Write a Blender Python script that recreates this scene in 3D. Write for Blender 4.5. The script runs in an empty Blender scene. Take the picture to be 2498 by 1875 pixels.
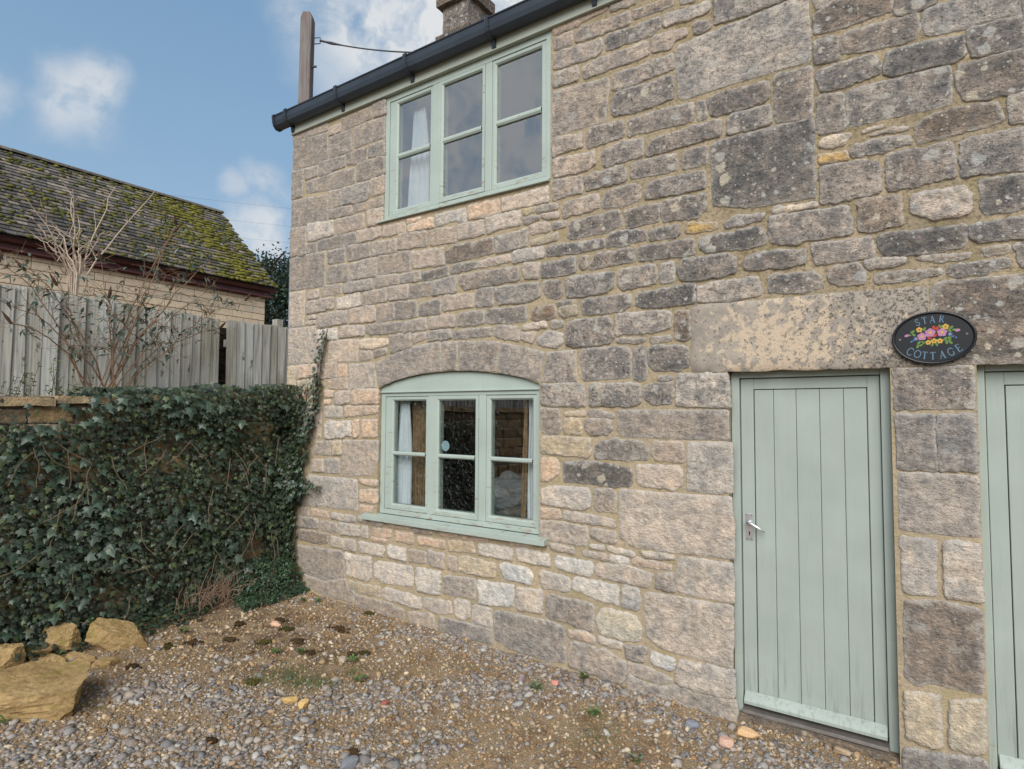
import bpy, bmesh, math, random
import numpy as np
from mathutils import Vector, Matrix, noise
from mathutils.geometry import tessellate_polygon, delaunay_2d_cdt

random.seed(7)
rng = np.random.default_rng(11)
scene = bpy.context.scene
COL = scene.collection
R = math.radians

# ------------------------------------------------------------------ camera
YAW, PITCH, ROLL = 0.59610549, 0.04964115, 0.00553239
CAM = Vector((0.0, -3.9058, 1.87))
fw = Vector((-math.sin(YAW) * math.cos(PITCH), math.cos(YAW) * math.cos(PITCH), math.sin(PITCH)))
rt = Vector((math.cos(YAW), math.sin(YAW), 0))
up = rt.cross(fw)
c_, s_ = math.cos(ROLL), math.sin(ROLL)
rt2, up2 = c_ * rt + s_ * up, -s_ * rt + c_ * up
cam = bpy.data.cameras.new('camera')
cam.sensor_width = 36.0
cam.sensor_fit = 'HORIZONTAL'
cam.lens = 36.0 * 1450.0 / 2498.0
cam.clip_start = 0.05
cam.clip_end = 2000
camo = bpy.data.objects.new('camera', cam)
COL.objects.link(camo)
mw = Matrix((rt2, up2, -fw)).transposed().to_4x4()
mw.translation = CAM
camo.matrix_world = mw
scene.camera = camo

# ------------------------------------------------------------------ sun, exposure
SUN_EL, SUN_AZ = R(36), R(156)        # azimuth measured from +y towards +x
sun = bpy.data.lights.new('sun', 'SUN')
sun.energy = 2.7
sun.angle = R(48)
sun.color = (1.0, 0.975, 0.95)
suno = bpy.data.objects.new('sun', sun)
COL.objects.link(suno)
sd = Vector((math.sin(SUN_AZ) * math.cos(SUN_EL), math.cos(SUN_AZ) * math.cos(SUN_EL), math.sin(SUN_EL)))
suno.rotation_euler = sd.to_track_quat('Z', 'Y').to_euler()
suno.location = (2, -8, 12)
vs = scene.view_settings
vs.view_transform = 'Standard'
vs.look = 'None'
vs.exposure = 0.50
vs.gamma = 1.0
vs.use_curve_mapping = False
cy = scene.cycles
cy.max_bounces = 5
cy.diffuse_bounces = 2
cy.glossy_bounces = 3
cy.transmission_bounces = 3
cy.transparent_max_bounces = 8
cy.caustics_reflective = False
cy.caustics_refractive = False


# ------------------------------------------------------------------ node helper
class NT:
    def __init__(s, tree):
        s.t = tree
        s.n = tree.nodes
        s.l = tree.links

    def add(s, typ, ins=None, **props):
        n = s.n.new(typ)
        for k, v in props.items():
            setattr(n, k, v)
        if ins:
            for k, v in ins.items():
                sock = n.inputs[k]
                if isinstance(v, bpy.types.NodeSocket):
                    s.l.new(v, sock)
                else:
                    sock.default_value = v
        return n

    def math(s, op, a, b=0.0, clamp=False):
        n = s.add('ShaderNodeMath', {0: a, 1: b}, operation=op)
        n.use_clamp = clamp
        return n.outputs[0]

    def mix(s, f, a, b, blend='MIX'):
        n = s.n.new('ShaderNodeMix')
        n.data_type = 'RGBA'
        n.blend_type = blend
        n.clamp_factor = True
        for i, v in ((0, f), (6, a), (7, b)):
            if isinstance(v, bpy.types.NodeSocket):
                s.l.new(v, n.inputs[i])
            else:
                n.inputs[i].default_value = v if i == 0 else (tuple(v) + (1,))[:4]
        return n.outputs[2]

    def ramp(s, f, a, b, interp='LINEAR'):
        n = s.add('ShaderNodeMapRange', {0: f, 1: a, 2: b, 3: 0.0, 4: 1.0})
        n.interpolation_type = 'SMOOTHSTEP' if interp == 'S' else 'LINEAR'
        return n.outputs[0]

    def noise(s, vec, scale, detail=4, rough=0.55, dist=0.0):
        n = s.add('ShaderNodeTexNoise', {'Vector': vec, 'Scale': scale, 'Detail': detail, 'Roughness': rough, 'Distortion': dist})
        return n.outputs[0]

    def noisec(s, vec, scale, detail=4):
        n = s.add('ShaderNodeTexNoise', {'Vector': vec, 'Scale': scale, 'Detail': detail})
        return n.outputs['Color']

    def voro(s, vec, scale, feature='F1', out='Distance', rnd=1.0):
        n = s.add('ShaderNodeTexVoronoi', {'Vector': vec, 'Scale': scale, 'Randomness': rnd}, feature=feature)
        return n.outputs[out]


def s2l(r, g, b):
    f = lambda c: (c / 255 / 12.92) if c / 255 < 0.04045 else ((c / 255 + 0.055) / 1.055) ** 2.4
    return (f(r), f(g), f(b))


# ------------------------------------------------------------------ world: sky with clouds
world = bpy.data.worlds.new('World')
scene.world = world
world.use_nodes = True
w = NT(world.node_tree)
w.n.clear()
sky = w.add('ShaderNodeTexSky', sky_type='NISHITA', sun_disc=False, sun_elevation=SUN_EL, sun_rotation=SUN_AZ,
            altitude=100, air_density=1.0, dust_density=2.2, ozone_density=1.6)
dirv = w.add('ShaderNodeTexCoord').outputs['Generated']
dirn = w.add('ShaderNodeVectorMath', {0: dirv}, operation='NORMALIZE').outputs[0]
wob = w.add('ShaderNodeVectorMath', {0: w.noisec(dirn, 11, 5), 1: (0.5, 0.5, 0.5)}, operation='SUBTRACT').outputs[0]
wob = w.add('ShaderNodeVectorMath', {0: wob, 'Scale': 0.10}, operation='SCALE').outputs[0]
dirw = w.add('ShaderNodeVectorMath', {0: dirn, 1: wob}, operation='ADD').outputs[0]
blobs = [((-.866, .303, .400), .052, .80), ((-.874, .300, .381), .057, .70), ((-.905, .222, .376), .036, .55),
         ((-.625, .557, .547), .13, .95), ((-.557, .61, .563), .15, 1.0), ((-.458, .67, .584), .19, 1.0),
         ((-.672, .550, .475), .075, .6),
         ((-.808, .487, .333), .026, .55), ((-.786, .516, .341), .034, .62), ((-.812, .515, .268), .055, .85)]
mask = None
for bd, br, ba in blobs:
    d = w.add('ShaderNodeVectorMath', {0: dirw, 1: Vector(bd).normalized()}, operation='DISTANCE').outputs[1]
    m = w.math('MULTIPLY', w.ramp(d, br * 1.2, br * 0.25, 'S'), ba)
    mask = m if mask is None else w.math('MAXIMUM', mask, m)
# broken cloud over the rest of the sky, thicker behind the viewer
sep = w.add('ShaderNodeSeparateXYZ', {0: dirn})
gen = w.noise(dirn, 2.3, 4, 0.6)
cover = w.math('ADD', gen, w.math('MULTIPLY', sep.outputs[1], -0.16))
cover = w.math('ADD', cover, w.math('MULTIPLY', sep.outputs[0], 0.20))
gm = w.math('MULTIPLY', w.ramp(cover, 0.52, 0.66, 'S'), 0.9)
mask = w.math('MAXIMUM', mask, gm)
mask = w.math('MULTIPLY', mask, w.ramp(w.noise(dirw, 16, 4, 0.6), 0.20, 0.52))
haze = w.ramp(sep.outputs[2], 0.55, 0.0)
skyc = w.mix(0.55, sky.outputs[0], (2.75, 4.9, 7.4))
skyc = w.mix(w.math('MULTIPLY', haze, 0.42), skyc, (5.2, 6.6, 7.6))
cc = w.mix(mask, (5.3, 5.9, 6.6), (7.2, 7.4, 7.6))
skyc = w.mix(mask, skyc, cc)
bg = w.add('ShaderNodeBackground', {0: skyc, 1: 0.073})
wo = w.add('ShaderNodeOutputWorld')
w.l.new(bg.outputs[0], wo.inputs[0])


# ------------------------------------------------------------------ materials
def newmat(name):
    m = bpy.data.materials.new(name)
    m.use_nodes = True
    t = NT(m.node_tree)
    t.n.clear()
    o = t.add('ShaderNodeOutputMaterial')
    p = t.add('ShaderNodeBsdfPrincipled')
    t.l.new(p.outputs[0], o.inputs[0])
    t.p = p
    t.pos = t.add('ShaderNodeNewGeometry').outputs['Position']
    return m, t


def setp(t, color=None, rough=None, spec=0.3, bump=None, bstr=0.4, bdist=0.01, metal=None):
    for k, v in (('Base Color', color), ('Roughness', rough), ('Metallic', metal)):
        if v is None:
            continue
        if isinstance(v, bpy.types.NodeSocket):
            t.l.new(v, t.p.inputs[k])
        else:
            t.p.inputs[k].default_value = (tuple(v) + (1,))[:4] if k == 'Base Color' else v
    t.p.inputs['Specular IOR Level'].default_value = spec
    if bump is not None:
        b = t.add('ShaderNodeBump', {'Height': bump, 'Strength': bstr, 'Distance': bdist})
        t.l.new(b.outputs[0], t.p.inputs['Normal'])


def objrand(t):
    return t.add('ShaderNodeObjectInfo').outputs['Random']


def offs(t, vec, k=37.0):
    r = objrand(t)
    v = t.add('ShaderNodeCombineXYZ', {0: t.math('MULTIPLY', r, k), 1: t.math('MULTIPLY', r, k * 1.7), 2: t.math('MULTIPLY', r, k * 0.6)}).outputs[0]
    return t.add('ShaderNodeVectorMath', {0: vec, 1: v}, operation='ADD').outputs[0]


def stretch(t, vec, sx, sy, sz):
    return t.add('ShaderNodeVectorMath', {0: vec, 1: (sx, sy, sz)}, operation='MULTIPLY').outputs[0]


def attr(t, name):
    return t.add('ShaderNodeAttribute', attribute_name=name)


def mat_stone(name, pale=(0.56, 0.52, 0.465)):
    m, t = newmat(name)
    a = attr(t, 'tone')
    rim = attr(t, 'rim').outputs['Fac']
    v = offs(t, t.pos)
    tone, li = a.outputs['Color'], a.outputs['Alpha']
    patch = t.ramp(t.noise(v, 7.5, 5, 0.72, 0.4), 0.40, 0.60)
    lo_c = t.mix(patch, (1.20, 1.13, 1.05), (0.93, 0.935, 0.94))
    hi_c = t.mix(patch, (1.62, 1.50, 1.36), (0.78, 0.79, 0.80))
    col = t.mix(1, tone, t.mix(li, lo_c, hi_c), 'MULTIPLY')
    warm = t.ramp(t.noise(v, 4.3, 3), 0.55, 0.72)
    col = t.mix(t.math('MULTIPLY', warm, 0.40), col, t.mix(1, col, (1.16, 1.02, 0.84), 'MULTIPLY'))
    mott = t.ramp(t.noise(v, 22, 4, 0.65), 0.30, 0.72)
    col = t.mix(1, col, t.mix(mott, (0.70, 0.70, 0.705), (1.20, 1.19, 1.17)), 'MULTIPLY')
    # grey and black crust in patches
    crust = t.ramp(t.noise(v, 13, 5, 0.72, 0.3), 0.50, 0.64)
    col = t.mix(t.math('MULTIPLY', crust, t.math('ADD', 0.08, t.math('MULTIPLY', li, 0.55))), col, (0.135, 0.130, 0.126))
    blk = t.ramp(t.noise(v, 58, 4, 0.76), 0.55, 0.65)
    col = t.mix(t.math('MULTIPLY', blk, t.math('ADD', 0.06, t.math('MULTIPLY', li, 0.80))), col, (0.052, 0.05, 0.047))
    blo = t.ramp(t.noise(v, 27, 4, 0.7), 0.56, 0.63)
    col = t.mix(t.math('MULTIPLY', blo, t.math('MULTIPLY', li, 0.62)), col, (0.078, 0.075, 0.071))
    # round pale lichens of several sizes
    for sc, th, k, kp in ((8.0, 0.30, 0.85, 0.55), (17.0, 0.28, 0.9, 0.60), (42.0, 0.27, 0.95, 0.66)):
        dv = t.add('ShaderNodeVectorMath', {0: v, 1: t.add('ShaderNodeVectorMath', {0: t.noisec(v, sc * 3, 2), 'Scale': 0.5 / sc}, operation='SCALE').outputs[0]}, operation='ADD').outputs[0]
        vo = t.add('ShaderNodeTexVoronoi', {'Vector': dv, 'Scale': sc})
        keep = t.math('GREATER_THAN', t.add('ShaderNodeSeparateColor', {0: vo.outputs['Color']}).outputs[0], kp)
        spot = t.math('MULTIPLY', t.ramp(vo.outputs['Distance'], th, th * 0.72), keep)
        col = t.mix(t.math('MULTIPLY', spot, t.math('MULTIPLY', li, k)), col, t.mix(t.ramp(t.noise(v, 6, 1), 0.4, 0.65), (0.42, 0.415, 0.39), (0.55, 0.48, 0.37)))
    # worn, lime-smeared margins
    rimn = t.math('MULTIPLY', rim, t.ramp(t.noise(v, 26, 3), 0.28, 0.62))
    col = t.mix(t.math('MULTIPLY', rimn, 0.72), col, pale)
    grain = t.noise(v, 210, 2, 0.7)
    col = t.mix(1, col, t.mix(t.ramp(grain, 0.30, 0.70), (0.80, 0.80, 0.80), (1.17, 1.17, 1.16)), 'MULTIPLY')
    pits = t.ramp(t.voro(v, 70), 0.10, 0.22)
    pk = t.ramp(t.noise(v, 17, 3), 0.50, 0.60)
    pit = t.math('MULTIPLY', t.math('SUBTRACT', 1.0, pits), pk)
    col = t.mix(t.math('MULTIPLY', pit, 0.5), col, (0.075, 0.068, 0.06))
    vh = stretch(t, v, 1, 1, 1.35)
    h = t.math('ADD', t.math('MULTIPLY', t.noise(vh, 24, 5, 0.68), 1.6), t.math('MULTIPLY', grain, 0.30))
    h = t.math('SUBTRACT', h, t.math('MULTIPLY', pit, 0.45))
    setp(t, col, 0.93, 0.15, h, 0.95, 0.018)
    return m


def simple(name, col, rough=0.6, spec=0.3, var=0.0, vscale=8, bumpscale=None, bstr=0.2, metal=None):
    m, t = newmat(name)
    c = tuple(col)
    if var:
        n = t.ramp(t.noise(t.pos, vscale, 5), 0.3, 0.7)
        c = t.mix(n, tuple(x * (1 - var) for x in col), tuple(min(1, x * (1 + var)) for x in col))
    b = t.noise(t.pos, bumpscale, 5) if bumpscale else None
    setp(t, c, rough, spec, b, bstr, 0.01, metal)
    return m


def mat_tone(name, rough=0.6, spec=0.3, rnd=0.35, bscale=None, bstr=0.3, trans=0.0, vscale=25, var=0.2):
    m, t = newmat(name)
    a = attr(t, 'tone').outputs['Color']
    r = t.math('ADD', t.math('MULTIPLY', objrand(t), rnd * 2), 1 - rnd)
    c = t.mix(1, a, t.add('ShaderNodeCombineColor', {0: r, 1: r, 2: r}).outputs[0], 'MULTIPLY')
    if var:
        n = t.ramp(t.noise(t.pos, vscale, 4), 0.3, 0.7)
        c = t.mix(1, c, t.mix(n, (1 - var,) * 3, (1 + var,) * 3), 'MULTIPLY')
    setp(t, c, rough, spec, t.noise(t.pos, bscale, 5) if bscale else None, bstr, 0.01)
    if trans:
        o = [n for n in t.n if n.type == 'OUTPUT_MATERIAL'][0]
        tr = t.add('ShaderNodeBsdfTranslucent', {0: c})
        mx = t.add('ShaderNodeMixShader', {0: trans, 1: t.p.outputs[0], 2: tr.outputs[0]})
        t.l.new(mx.outputs[0], o.inputs[0])
    return m


M = {}
M['stone'] = mat_stone('limestone')

# left door lintel: grey face with a flaked cream patch and black specks
m, t = newmat('lintel_stone')
c = t.mix(t.ramp(t.noise(t.pos, 9, 4), 0.35, 0.65), s2l(142, 134, 124), s2l(166, 156, 143))
dc = t.add('ShaderNodeVectorMath', {0: t.add('ShaderNodeVectorMath', {0: t.pos, 1: (1, 0.1, 1.25)}, operation='MULTIPLY').outputs[0], 1: (-0.64, 0, 2.30 * 1.25)}, operation='DISTANCE').outputs[1]
pt = t.math('SUBTRACT', t.noise(t.pos, 15, 5, 0.62), t.math('MULTIPLY', dc, 0.42))
c = t.mix(t.math('MULTIPLY', t.ramp(pt, 0.36, 0.42), 0.85), c, t.mix(t.noise(t.pos, 30, 3), s2l(188, 168, 144), s2l(202, 184, 160)))
dr = t.add('ShaderNodeSeparateXYZ', {0: t.pos}).outputs[0]
bs = t.math('ADD', t.noise(t.pos, 55, 4, 0.75), t.math('MULTIPLY', t.ramp(dr, -0.75, -0.05), 0.10))
c = t.mix(t.math('MULTIPLY', t.ramp(bs, 0.58, 0.66), 0.8), c, s2l(70, 66, 62))
c = t.mix(1, c, t.mix(t.ramp(t.noise(t.pos, 180, 2), 0.3, 0.7), (0.84,) * 3, (1.14,) * 3), 'MULTIPLY')
setp(t, c, 0.93, 0.15, t.noise(t.pos, 60, 4, 0.7), 0.5, 0.008)
M['lintel'] = m

# mortar
m, t = newmat('lime_mortar')
n1 = t.ramp(t.noise(t.pos, 2.2, 4), 0.35, 0.65)
c = t.mix(n1, s2l(180, 166, 141), s2l(199, 180, 150))
c = t.mix(t.ramp(t.noise(t.pos, 28, 6, 0.7), 0.35, 0.75), t.mix(1, c, (0.72, 0.71, 0.70), 'MULTIPLY'), c)
alg = t.math('MULTIPLY', t.ramp(t.noise(t.pos, 6, 4), 0.50, 0.7), 0.65)
c = t.mix(alg, c, s2l(158, 146, 104))
sx = t.add('ShaderNodeSeparateXYZ', {0: t.pos})
wz = t.math('MULTIPLY', t.ramp(sx.outputs[0], -3.2, -0.8), t.ramp(sx.outputs[2], 1.8, 2.7))
drk = t.math('MULTIPLY', t.ramp(t.math('ADD', t.noise(t.pos, 42, 4, 0.7), t.math('MULTIPLY', wz, 0.06)), 0.54, 0.70), t.math('ADD', 0.40, t.math('MULTIPLY', wz, 0.25)))
c = t.mix(t.math('MULTIPLY', wz, t.ramp(t.noise(t.pos, 3.0, 4), 0.35, 0.65)), c, t.mix(1, c, (0.74, 0.73, 0.70), 'MULTIPLY'))
c = t.mix(drk, c, s2l(86, 78, 64))
h = t.math('ADD', t.noise(t.pos, 34, 4, 0.7), t.math('MULTIPLY', t.noise(t.pos, 170, 2, 0.7), 0.5))
setp(t, c, 0.95, 0.1, h, 0.9, 0.014)
M['mortar'] = m


def mat_paint(name, base):
    m, t = newmat(name)
    wear = attr(t, 'wear').outputs['Fac']
    c = t.mix(t.ramp(t.noise(t.pos, 3.5, 4), 0.3, 0.7), tuple(x * 0.93 for x in base), tuple(x * 1.05 for x in base))
    c = t.mix(t.math('MULTIPLY', t.ramp(t.noise(stretch(t, t.pos, 30, 30, 3), 1.0, 5), 0.55, 0.8), 0.16), c, tuple(x * 0.62 for x in base))
    # dirt specks and flaked paint
    sp = t.ramp(t.noise(t.pos, 90, 4, 0.7), 0.66, 0.74)
    c = t.mix(t.math('MULTIPLY', sp, 0.4), c, s2l(110, 112, 98))
    fl = t.noise(stretch(t, t.pos, 9, 9, 46), 1.0, 7, 0.68)
    thr = t.math('SUBTRACT', 0.78, t.math('MULTIPLY', wear, 0.25))
    pk = t.ramp(t.math('SUBTRACT', fl, thr), 0.0, 0.035)
    wood = t.mix(t.noise(stretch(t, t.pos, 14, 14, 120), 1.0, 4), s2l(126, 114, 98), s2l(176, 168, 152))
    c = t.mix(pk, c, wood)
    h = t.math('SUBTRACT', t.math('MULTIPLY', t.noise(stretch(t, t.pos, 40, 40, 6), 1.0, 4), 0.4), t.math('MULTIPLY', pk, 0.5))
    setp(t, c, t.math('ADD', 0.42, t.math('MULTIPLY', pk, 0.4)), 0.35, h, 0.35, 0.004)
    return m


def grime(m):
    t = NT(m.node_tree)
    pb = [n for n in t.n if n.type == 'BSDF_PRINCIPLED'][0]
    pos = [n for n in t.n if n.type == 'NEW_GEOMETRY'][0].outputs['Position']
    src = pb.inputs['Base Color'].links[0].from_socket
    z = t.add('ShaderNodeSeparateXYZ', {0: pos}).outputs[2]
    st = t.ramp(t.noise(stretch(t, pos, 55, 55, 3.0), 1.0, 4, 0.6), 0.52, 0.70)
    k = t.math('MULTIPLY', st, t.math('ADD', 0.06, t.math('MULTIPLY', t.ramp(z, 0.55, 0.10), 0.45)))
    t.l.new(t.mix(k, src, s2l(104, 106, 92)), pb.inputs['Base Color'])
    return m


M['paint'] = mat_paint('sage_paint', s2l(164, 176, 167))
M['doorpaint'] = grime(mat_paint('door_sage_paint', s2l(157, 167, 159)))
M['fascia'] = mat_paint('fascia_paint', s2l(166, 172, 160))
M['groove'] = simple('groove_shade_tone', s2l(160, 170, 160), 0.8)  # paint-like backing colour, lightened so the shade in the plank grooves stays soft
M['gutter'] = simple('black_plastic', s2l(50, 56, 64), 0.38, 0.4, 0.2, 4)
M['metal'] = simple('satin_aluminium', (0.72, 0.72, 0.74), 0.32, 0.5, 0.06, 30, metal=0.85)
M['steel'] = simple('dull_threshold_metal', s2l(112, 106, 100), 0.5, 0.5, 0.25, 12, metal=0.5)
M['dark'] = simple('dark_void', (0.012, 0.012, 0.012), 0.9)
M['curtain'] = simple('white_curtain', (0.78, 0.80, 0.82), 0.85, 0.1, 0.05, 12)
M['lace'] = simple('brown_curtain', s2l(138, 112, 84), 0.9, 0.1, 0.35, 26)
M['ochre'] = simple('ochre_reveal', s2l(176, 132, 60), 0.9, 0.1, 0.2)
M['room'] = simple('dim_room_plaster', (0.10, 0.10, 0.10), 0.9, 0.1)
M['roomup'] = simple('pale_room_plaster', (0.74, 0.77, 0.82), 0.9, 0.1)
M['teal'] = simple('inner_sill_paint', s2l(70, 104, 102), 0.5)
M['bag'] = simple('thin_white_plastic', (0.30, 0.31, 0.32), 0.4, 0.4, 0.06, 20, 14, 0.6)
M['sticker'] = simple('pale_sticker', s2l(176, 198, 204), 0.5)
M['chimney'] = mat_stone('chimney_stone')
M['slab'] = mat_tone('stone_roof_tile', 0.9, 0.15, 0.35, 40, 0.5, var=0.35)
M['maroon'] = simple('maroon_plastic', s2l(92, 56, 56), 0.45, 0.35, 0.15, 5)
M['leaf'] = mat_tone('ivy_leaf', 0.36, 0.42, 0.3, None, 0.2, 0.10, var=0.15)
M['leafmatt'] = mat_tone('matt_leaf', 0.6, 0.25, 0.25, None, 0.2, 0.15, var=0.15)
M['bark'] = mat_tone('bark', 0.85, 0.15, 0.2, 90, 0.5)
M['pebble'] = mat_tone('pebble', 0.75, 0.25, 0.0, 160, 0.3, vscale=120, var=0.16)
M['moss'] = mat_tone('moss', 0.95, 0.05, 0.2, 140, 0.9, vscale=90, var=0.4)
M['cable'] = simple('cable', (0.06, 0.06, 0.065), 0.6)
M['pipe'] = simple('grey_pipe', s2l(104, 108, 118), 0.5)

# glass: clear pane with the mirror image growing at grazing angles
m = bpy.data.materials.new('window_glass')
m.use_nodes = True
t = NT(m.node_tree)
t.n.clear()
o = t.add('ShaderNodeOutputMaterial')
tr = t.add('ShaderNodeBsdfTransparent', {0: (0.86, 0.89, 0.89, 1)})
gl = t.add('ShaderNodeBsdfGlossy', {'Color': (1, 1, 1, 1), 'Roughness': 0.015})
geo = t.add('ShaderNodeNewGeometry')
lwn = t.add('ShaderNodeLayerWeight', {0: 0.5})
f5 = t.math('POWER', lwn.outputs['Facing'], 4.0)
fr_ = t.math('ADD', 0.15, t.math('MULTIPLY', f5, 0.81))
fr_ = t.math('MULTIPLY', fr_, t.math('SUBTRACT', 1.0, geo.outputs['Backfacing']))
mx = t.add('ShaderNodeMixShader', {0: fr_, 1: tr.outputs[0], 2: gl.outputs[0]})
t.l.new(mx.outputs[0], o.inputs[0])
M['glass'] = m
M['glass_up'] = m.copy()
for nd_ in M['glass_up'].node_tree.nodes:
    if nd_.type == 'MATH' and nd_.operation == 'ADD' and abs(nd_.inputs[0].default_value - 0.15) < 1e-4:
        nd_.inputs[0].default_value = 0.34
    elif nd_.type == 'MATH' and nd_.operation == 'MULTIPLY' and abs(nd_.inputs[1].default_value - 0.81) < 1e-4:
        nd_.inputs[1].default_value = 0.6

# weathered fence boards
m, t = newmat('weathered_board')
v = offs(t, t.pos, 11)
r = objrand(t)
c = t.mix(r, s2l(200, 201, 194), s2l(172, 168, 158))
gr = t.noise(stretch(t, v, 60, 60, 2.2), 1.0, 6, 0.6)
c = t.mix(t.ramp(gr, 0.42, 0.75), c, s2l(112, 110, 104))
c = t.mix(t.math('MULTIPLY', t.ramp(t.noise(stretch(t, v, 6, 6, 1.3), 1.0, 4), 0.5, 0.7), 0.5), c, s2l(182, 186, 184))
c = t.mix(t.math('MULTIPLY', t.ramp(t.noise(stretch(t, t.pos, 3, 1.6, 1.2), 1.0, 4), 0.52, 0.68), 0.45), c, s2l(106, 104, 74))
c = t.mix(t.math('MULTIPLY', t.ramp(t.noise(stretch(t, v, 14, 14, 6), 1.0, 3), 0.66, 0.74), 0.8), c, s2l(58, 56, 48))
setp(t, c, 0.9, 0.1, gr, 0.5, 0.004)
M['board'] = m

# pole timber
m, t = newmat('pole_timber')
gr = t.noise(stretch(t, t.pos, 26, 26, 1.6), 1.0, 6, 0.65)
c = t.mix(t.ramp(gr, 0.3, 0.7), s2l(136, 131, 129), s2l(98, 91, 88))
c = t.mix(t.math('MULTIPLY', t.ramp(t.noise(stretch(t, t.pos, 7, 7, 2), 1.0, 5), 0.5, 0.7), 0.3), c, s2l(120, 88, 80))
c = t.mix(t.math('MULTIPLY', t.ramp(t.noise(stretch(t, t.pos, 20, 20, 3), 1.0, 4), 0.6, 0.7), 0.7), c, s2l(80, 78, 58))
setp(t, c, 0.9, 0.1, gr, 0.5, 0.01)
M['pole'] = m

# yellow limestone boulders
m, t = newmat('yellow_limestone')
v = offs(t, t.pos)
c = t.mix(t.ramp(t.noise(v, 6, 5), 0.35, 0.65), s2l(160, 134, 92), s2l(190, 162, 116))
c = t.mix(t.ramp(t.noise(v, 40, 5, 0.75), 0.35, 0.68), t.mix(1, c, (0.60, 0.58, 0.55), 'MULTIPLY'), c)
c = t.mix(t.math('MULTIPLY', t.ramp(t.noise(v, 9, 5), 0.56, 0.68), 0.55), c, s2l(126, 118, 54))
c = t.mix(t.math('MULTIPLY', t.ramp(t.noise(v, 16, 5, 0.7), 0.64, 0.7), attr(t, 'rim').outputs['Fac']), c, s2l(196, 192, 176))
h = t.math('ADD', t.noise(v, 22, 8, 0.7), t.math('MULTIPLY', t.noise(v, 150, 3, 0.7), 0.35))
setp(t, c, 0.92, 0.15, h, 0.8, 0.016)
M['rock'] = m

# ground
m, t = newmat('gritty_soil')
c = t.mix(t.ramp(t.noise(t.pos, 2.0, 5), 0.35, 0.65), s2l(134, 114, 88), s2l(156, 135, 108))
c = t.mix(t.ramp(t.noise(t.pos, 5.5, 6, 0.65), 0.50, 0.64), c, s2l(112, 88, 64))
c = t.mix(t.math('MULTIPLY', t.ramp(t.noise(t.pos, 3.1, 5), 0.58, 0.7), 0.6), c, s2l(98, 92, 52))
hm = t.add('ShaderNodeVectorMath', {0: t.add('ShaderNodeVectorMath', {0: t.pos, 1: (1.0, 1.5, 0.0)}, operation='MULTIPLY').outputs[0], 1: (-4.4, -1.4, 0.0)}, operation='DISTANCE').outputs[1]
hum = t.math('MULTIPLY', t.ramp(t.noise(t.pos, 6, 5, 0.7), 0.46, 0.56), t.ramp(hm, 1.4, 0.5))
c = t.mix(t.math('MULTIPLY', hum, 0.8), c, s2l(64, 50, 38))
vc = t.add('ShaderNodeTexVoronoi', {'Vector': t.pos, 'Scale': 120.0})
gcol = t.mix(t.add('ShaderNodeSeparateColor', {0: vc.outputs['Color']}).outputs[1], s2l(116, 94, 68), s2l(192, 166, 130))
gcol = t.mix(t.math('GREATER_THAN', t.add('ShaderNodeSeparateColor', {0: vc.outputs['Color']}).outputs[0], 0.78), gcol, s2l(118, 118, 124))
c = t.mix(t.math('MULTIPLY', t.ramp(vc.outputs['Distance'], 0.55, 0.25), 0.75), c, gcol)
h = t.math('SUBTRACT', t.math('MULTIPLY', t.noise(t.pos, 30, 6, 0.7), 0.7), vc.outputs['Distance'])
setp(t, c, 0.95, 0.1, h, 0.8, 0.008)
M['soil'] = m

# barn blocks
m, t = newmat('buff_block')
v = offs(t, t.pos)
c = t.mix(objrand(t), s2l(226, 206, 176), s2l(208, 190, 168))
c = t.mix(t.ramp(t.noise(v, 14, 6, 0.65), 0.35, 0.7), t.mix(1, c, (0.8, 0.8, 0.8), 'MULTIPLY'), c)
setp(t, c, 0.93, 0.1, t.noise(v, 30, 6, 0.7), 0.6, 0.01)
M['block'] = m
M['joint'] = simple('block_joint', s2l(124, 110, 92), 0.95, 0.05, 0.2, 20)
M['plain_stone'] = simple('worn_step_stone', s2l(132, 120, 106), 0.93, 0.1, 0.3, 14, 40, 0.7)

# ------------------------------------------------------------------ object helpers
WL = {}


def reg(o, parent, wl, label=None, cat=None, group=None, kind=None):
    wl = Vector(wl)
    WL[o] = wl
    if parent is not None:
        o.parent = parent
        o.location = wl - WL[parent]
    else:
        o.location = wl
    COL.objects.link(o)
    for k, v in (('label', label), ('category', cat), ('group', group), ('kind', kind)):
        if v:
            o[k] = v
    return o


def empty(name, loc, label=None, cat=None, parent=None, group=None):
    o = bpy.data.objects.new(name, None)
    o.empty_display_size = 0.2
    return reg(o, parent, loc, label, cat, group)


def set_tone(me, tones, name='tone'):
    a = me.color_attributes.new(name, 'FLOAT_COLOR', 'POINT')
    a.data.foreach_set('color', np.ascontiguousarray(tones, dtype=np.float32).ravel())


def set_float(me, vals, name):
    a = me.attributes.new(name, 'FLOAT', 'POINT')
    a.data.foreach_set('value', np.ascontiguousarray(vals, dtype=np.float32).ravel())


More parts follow.
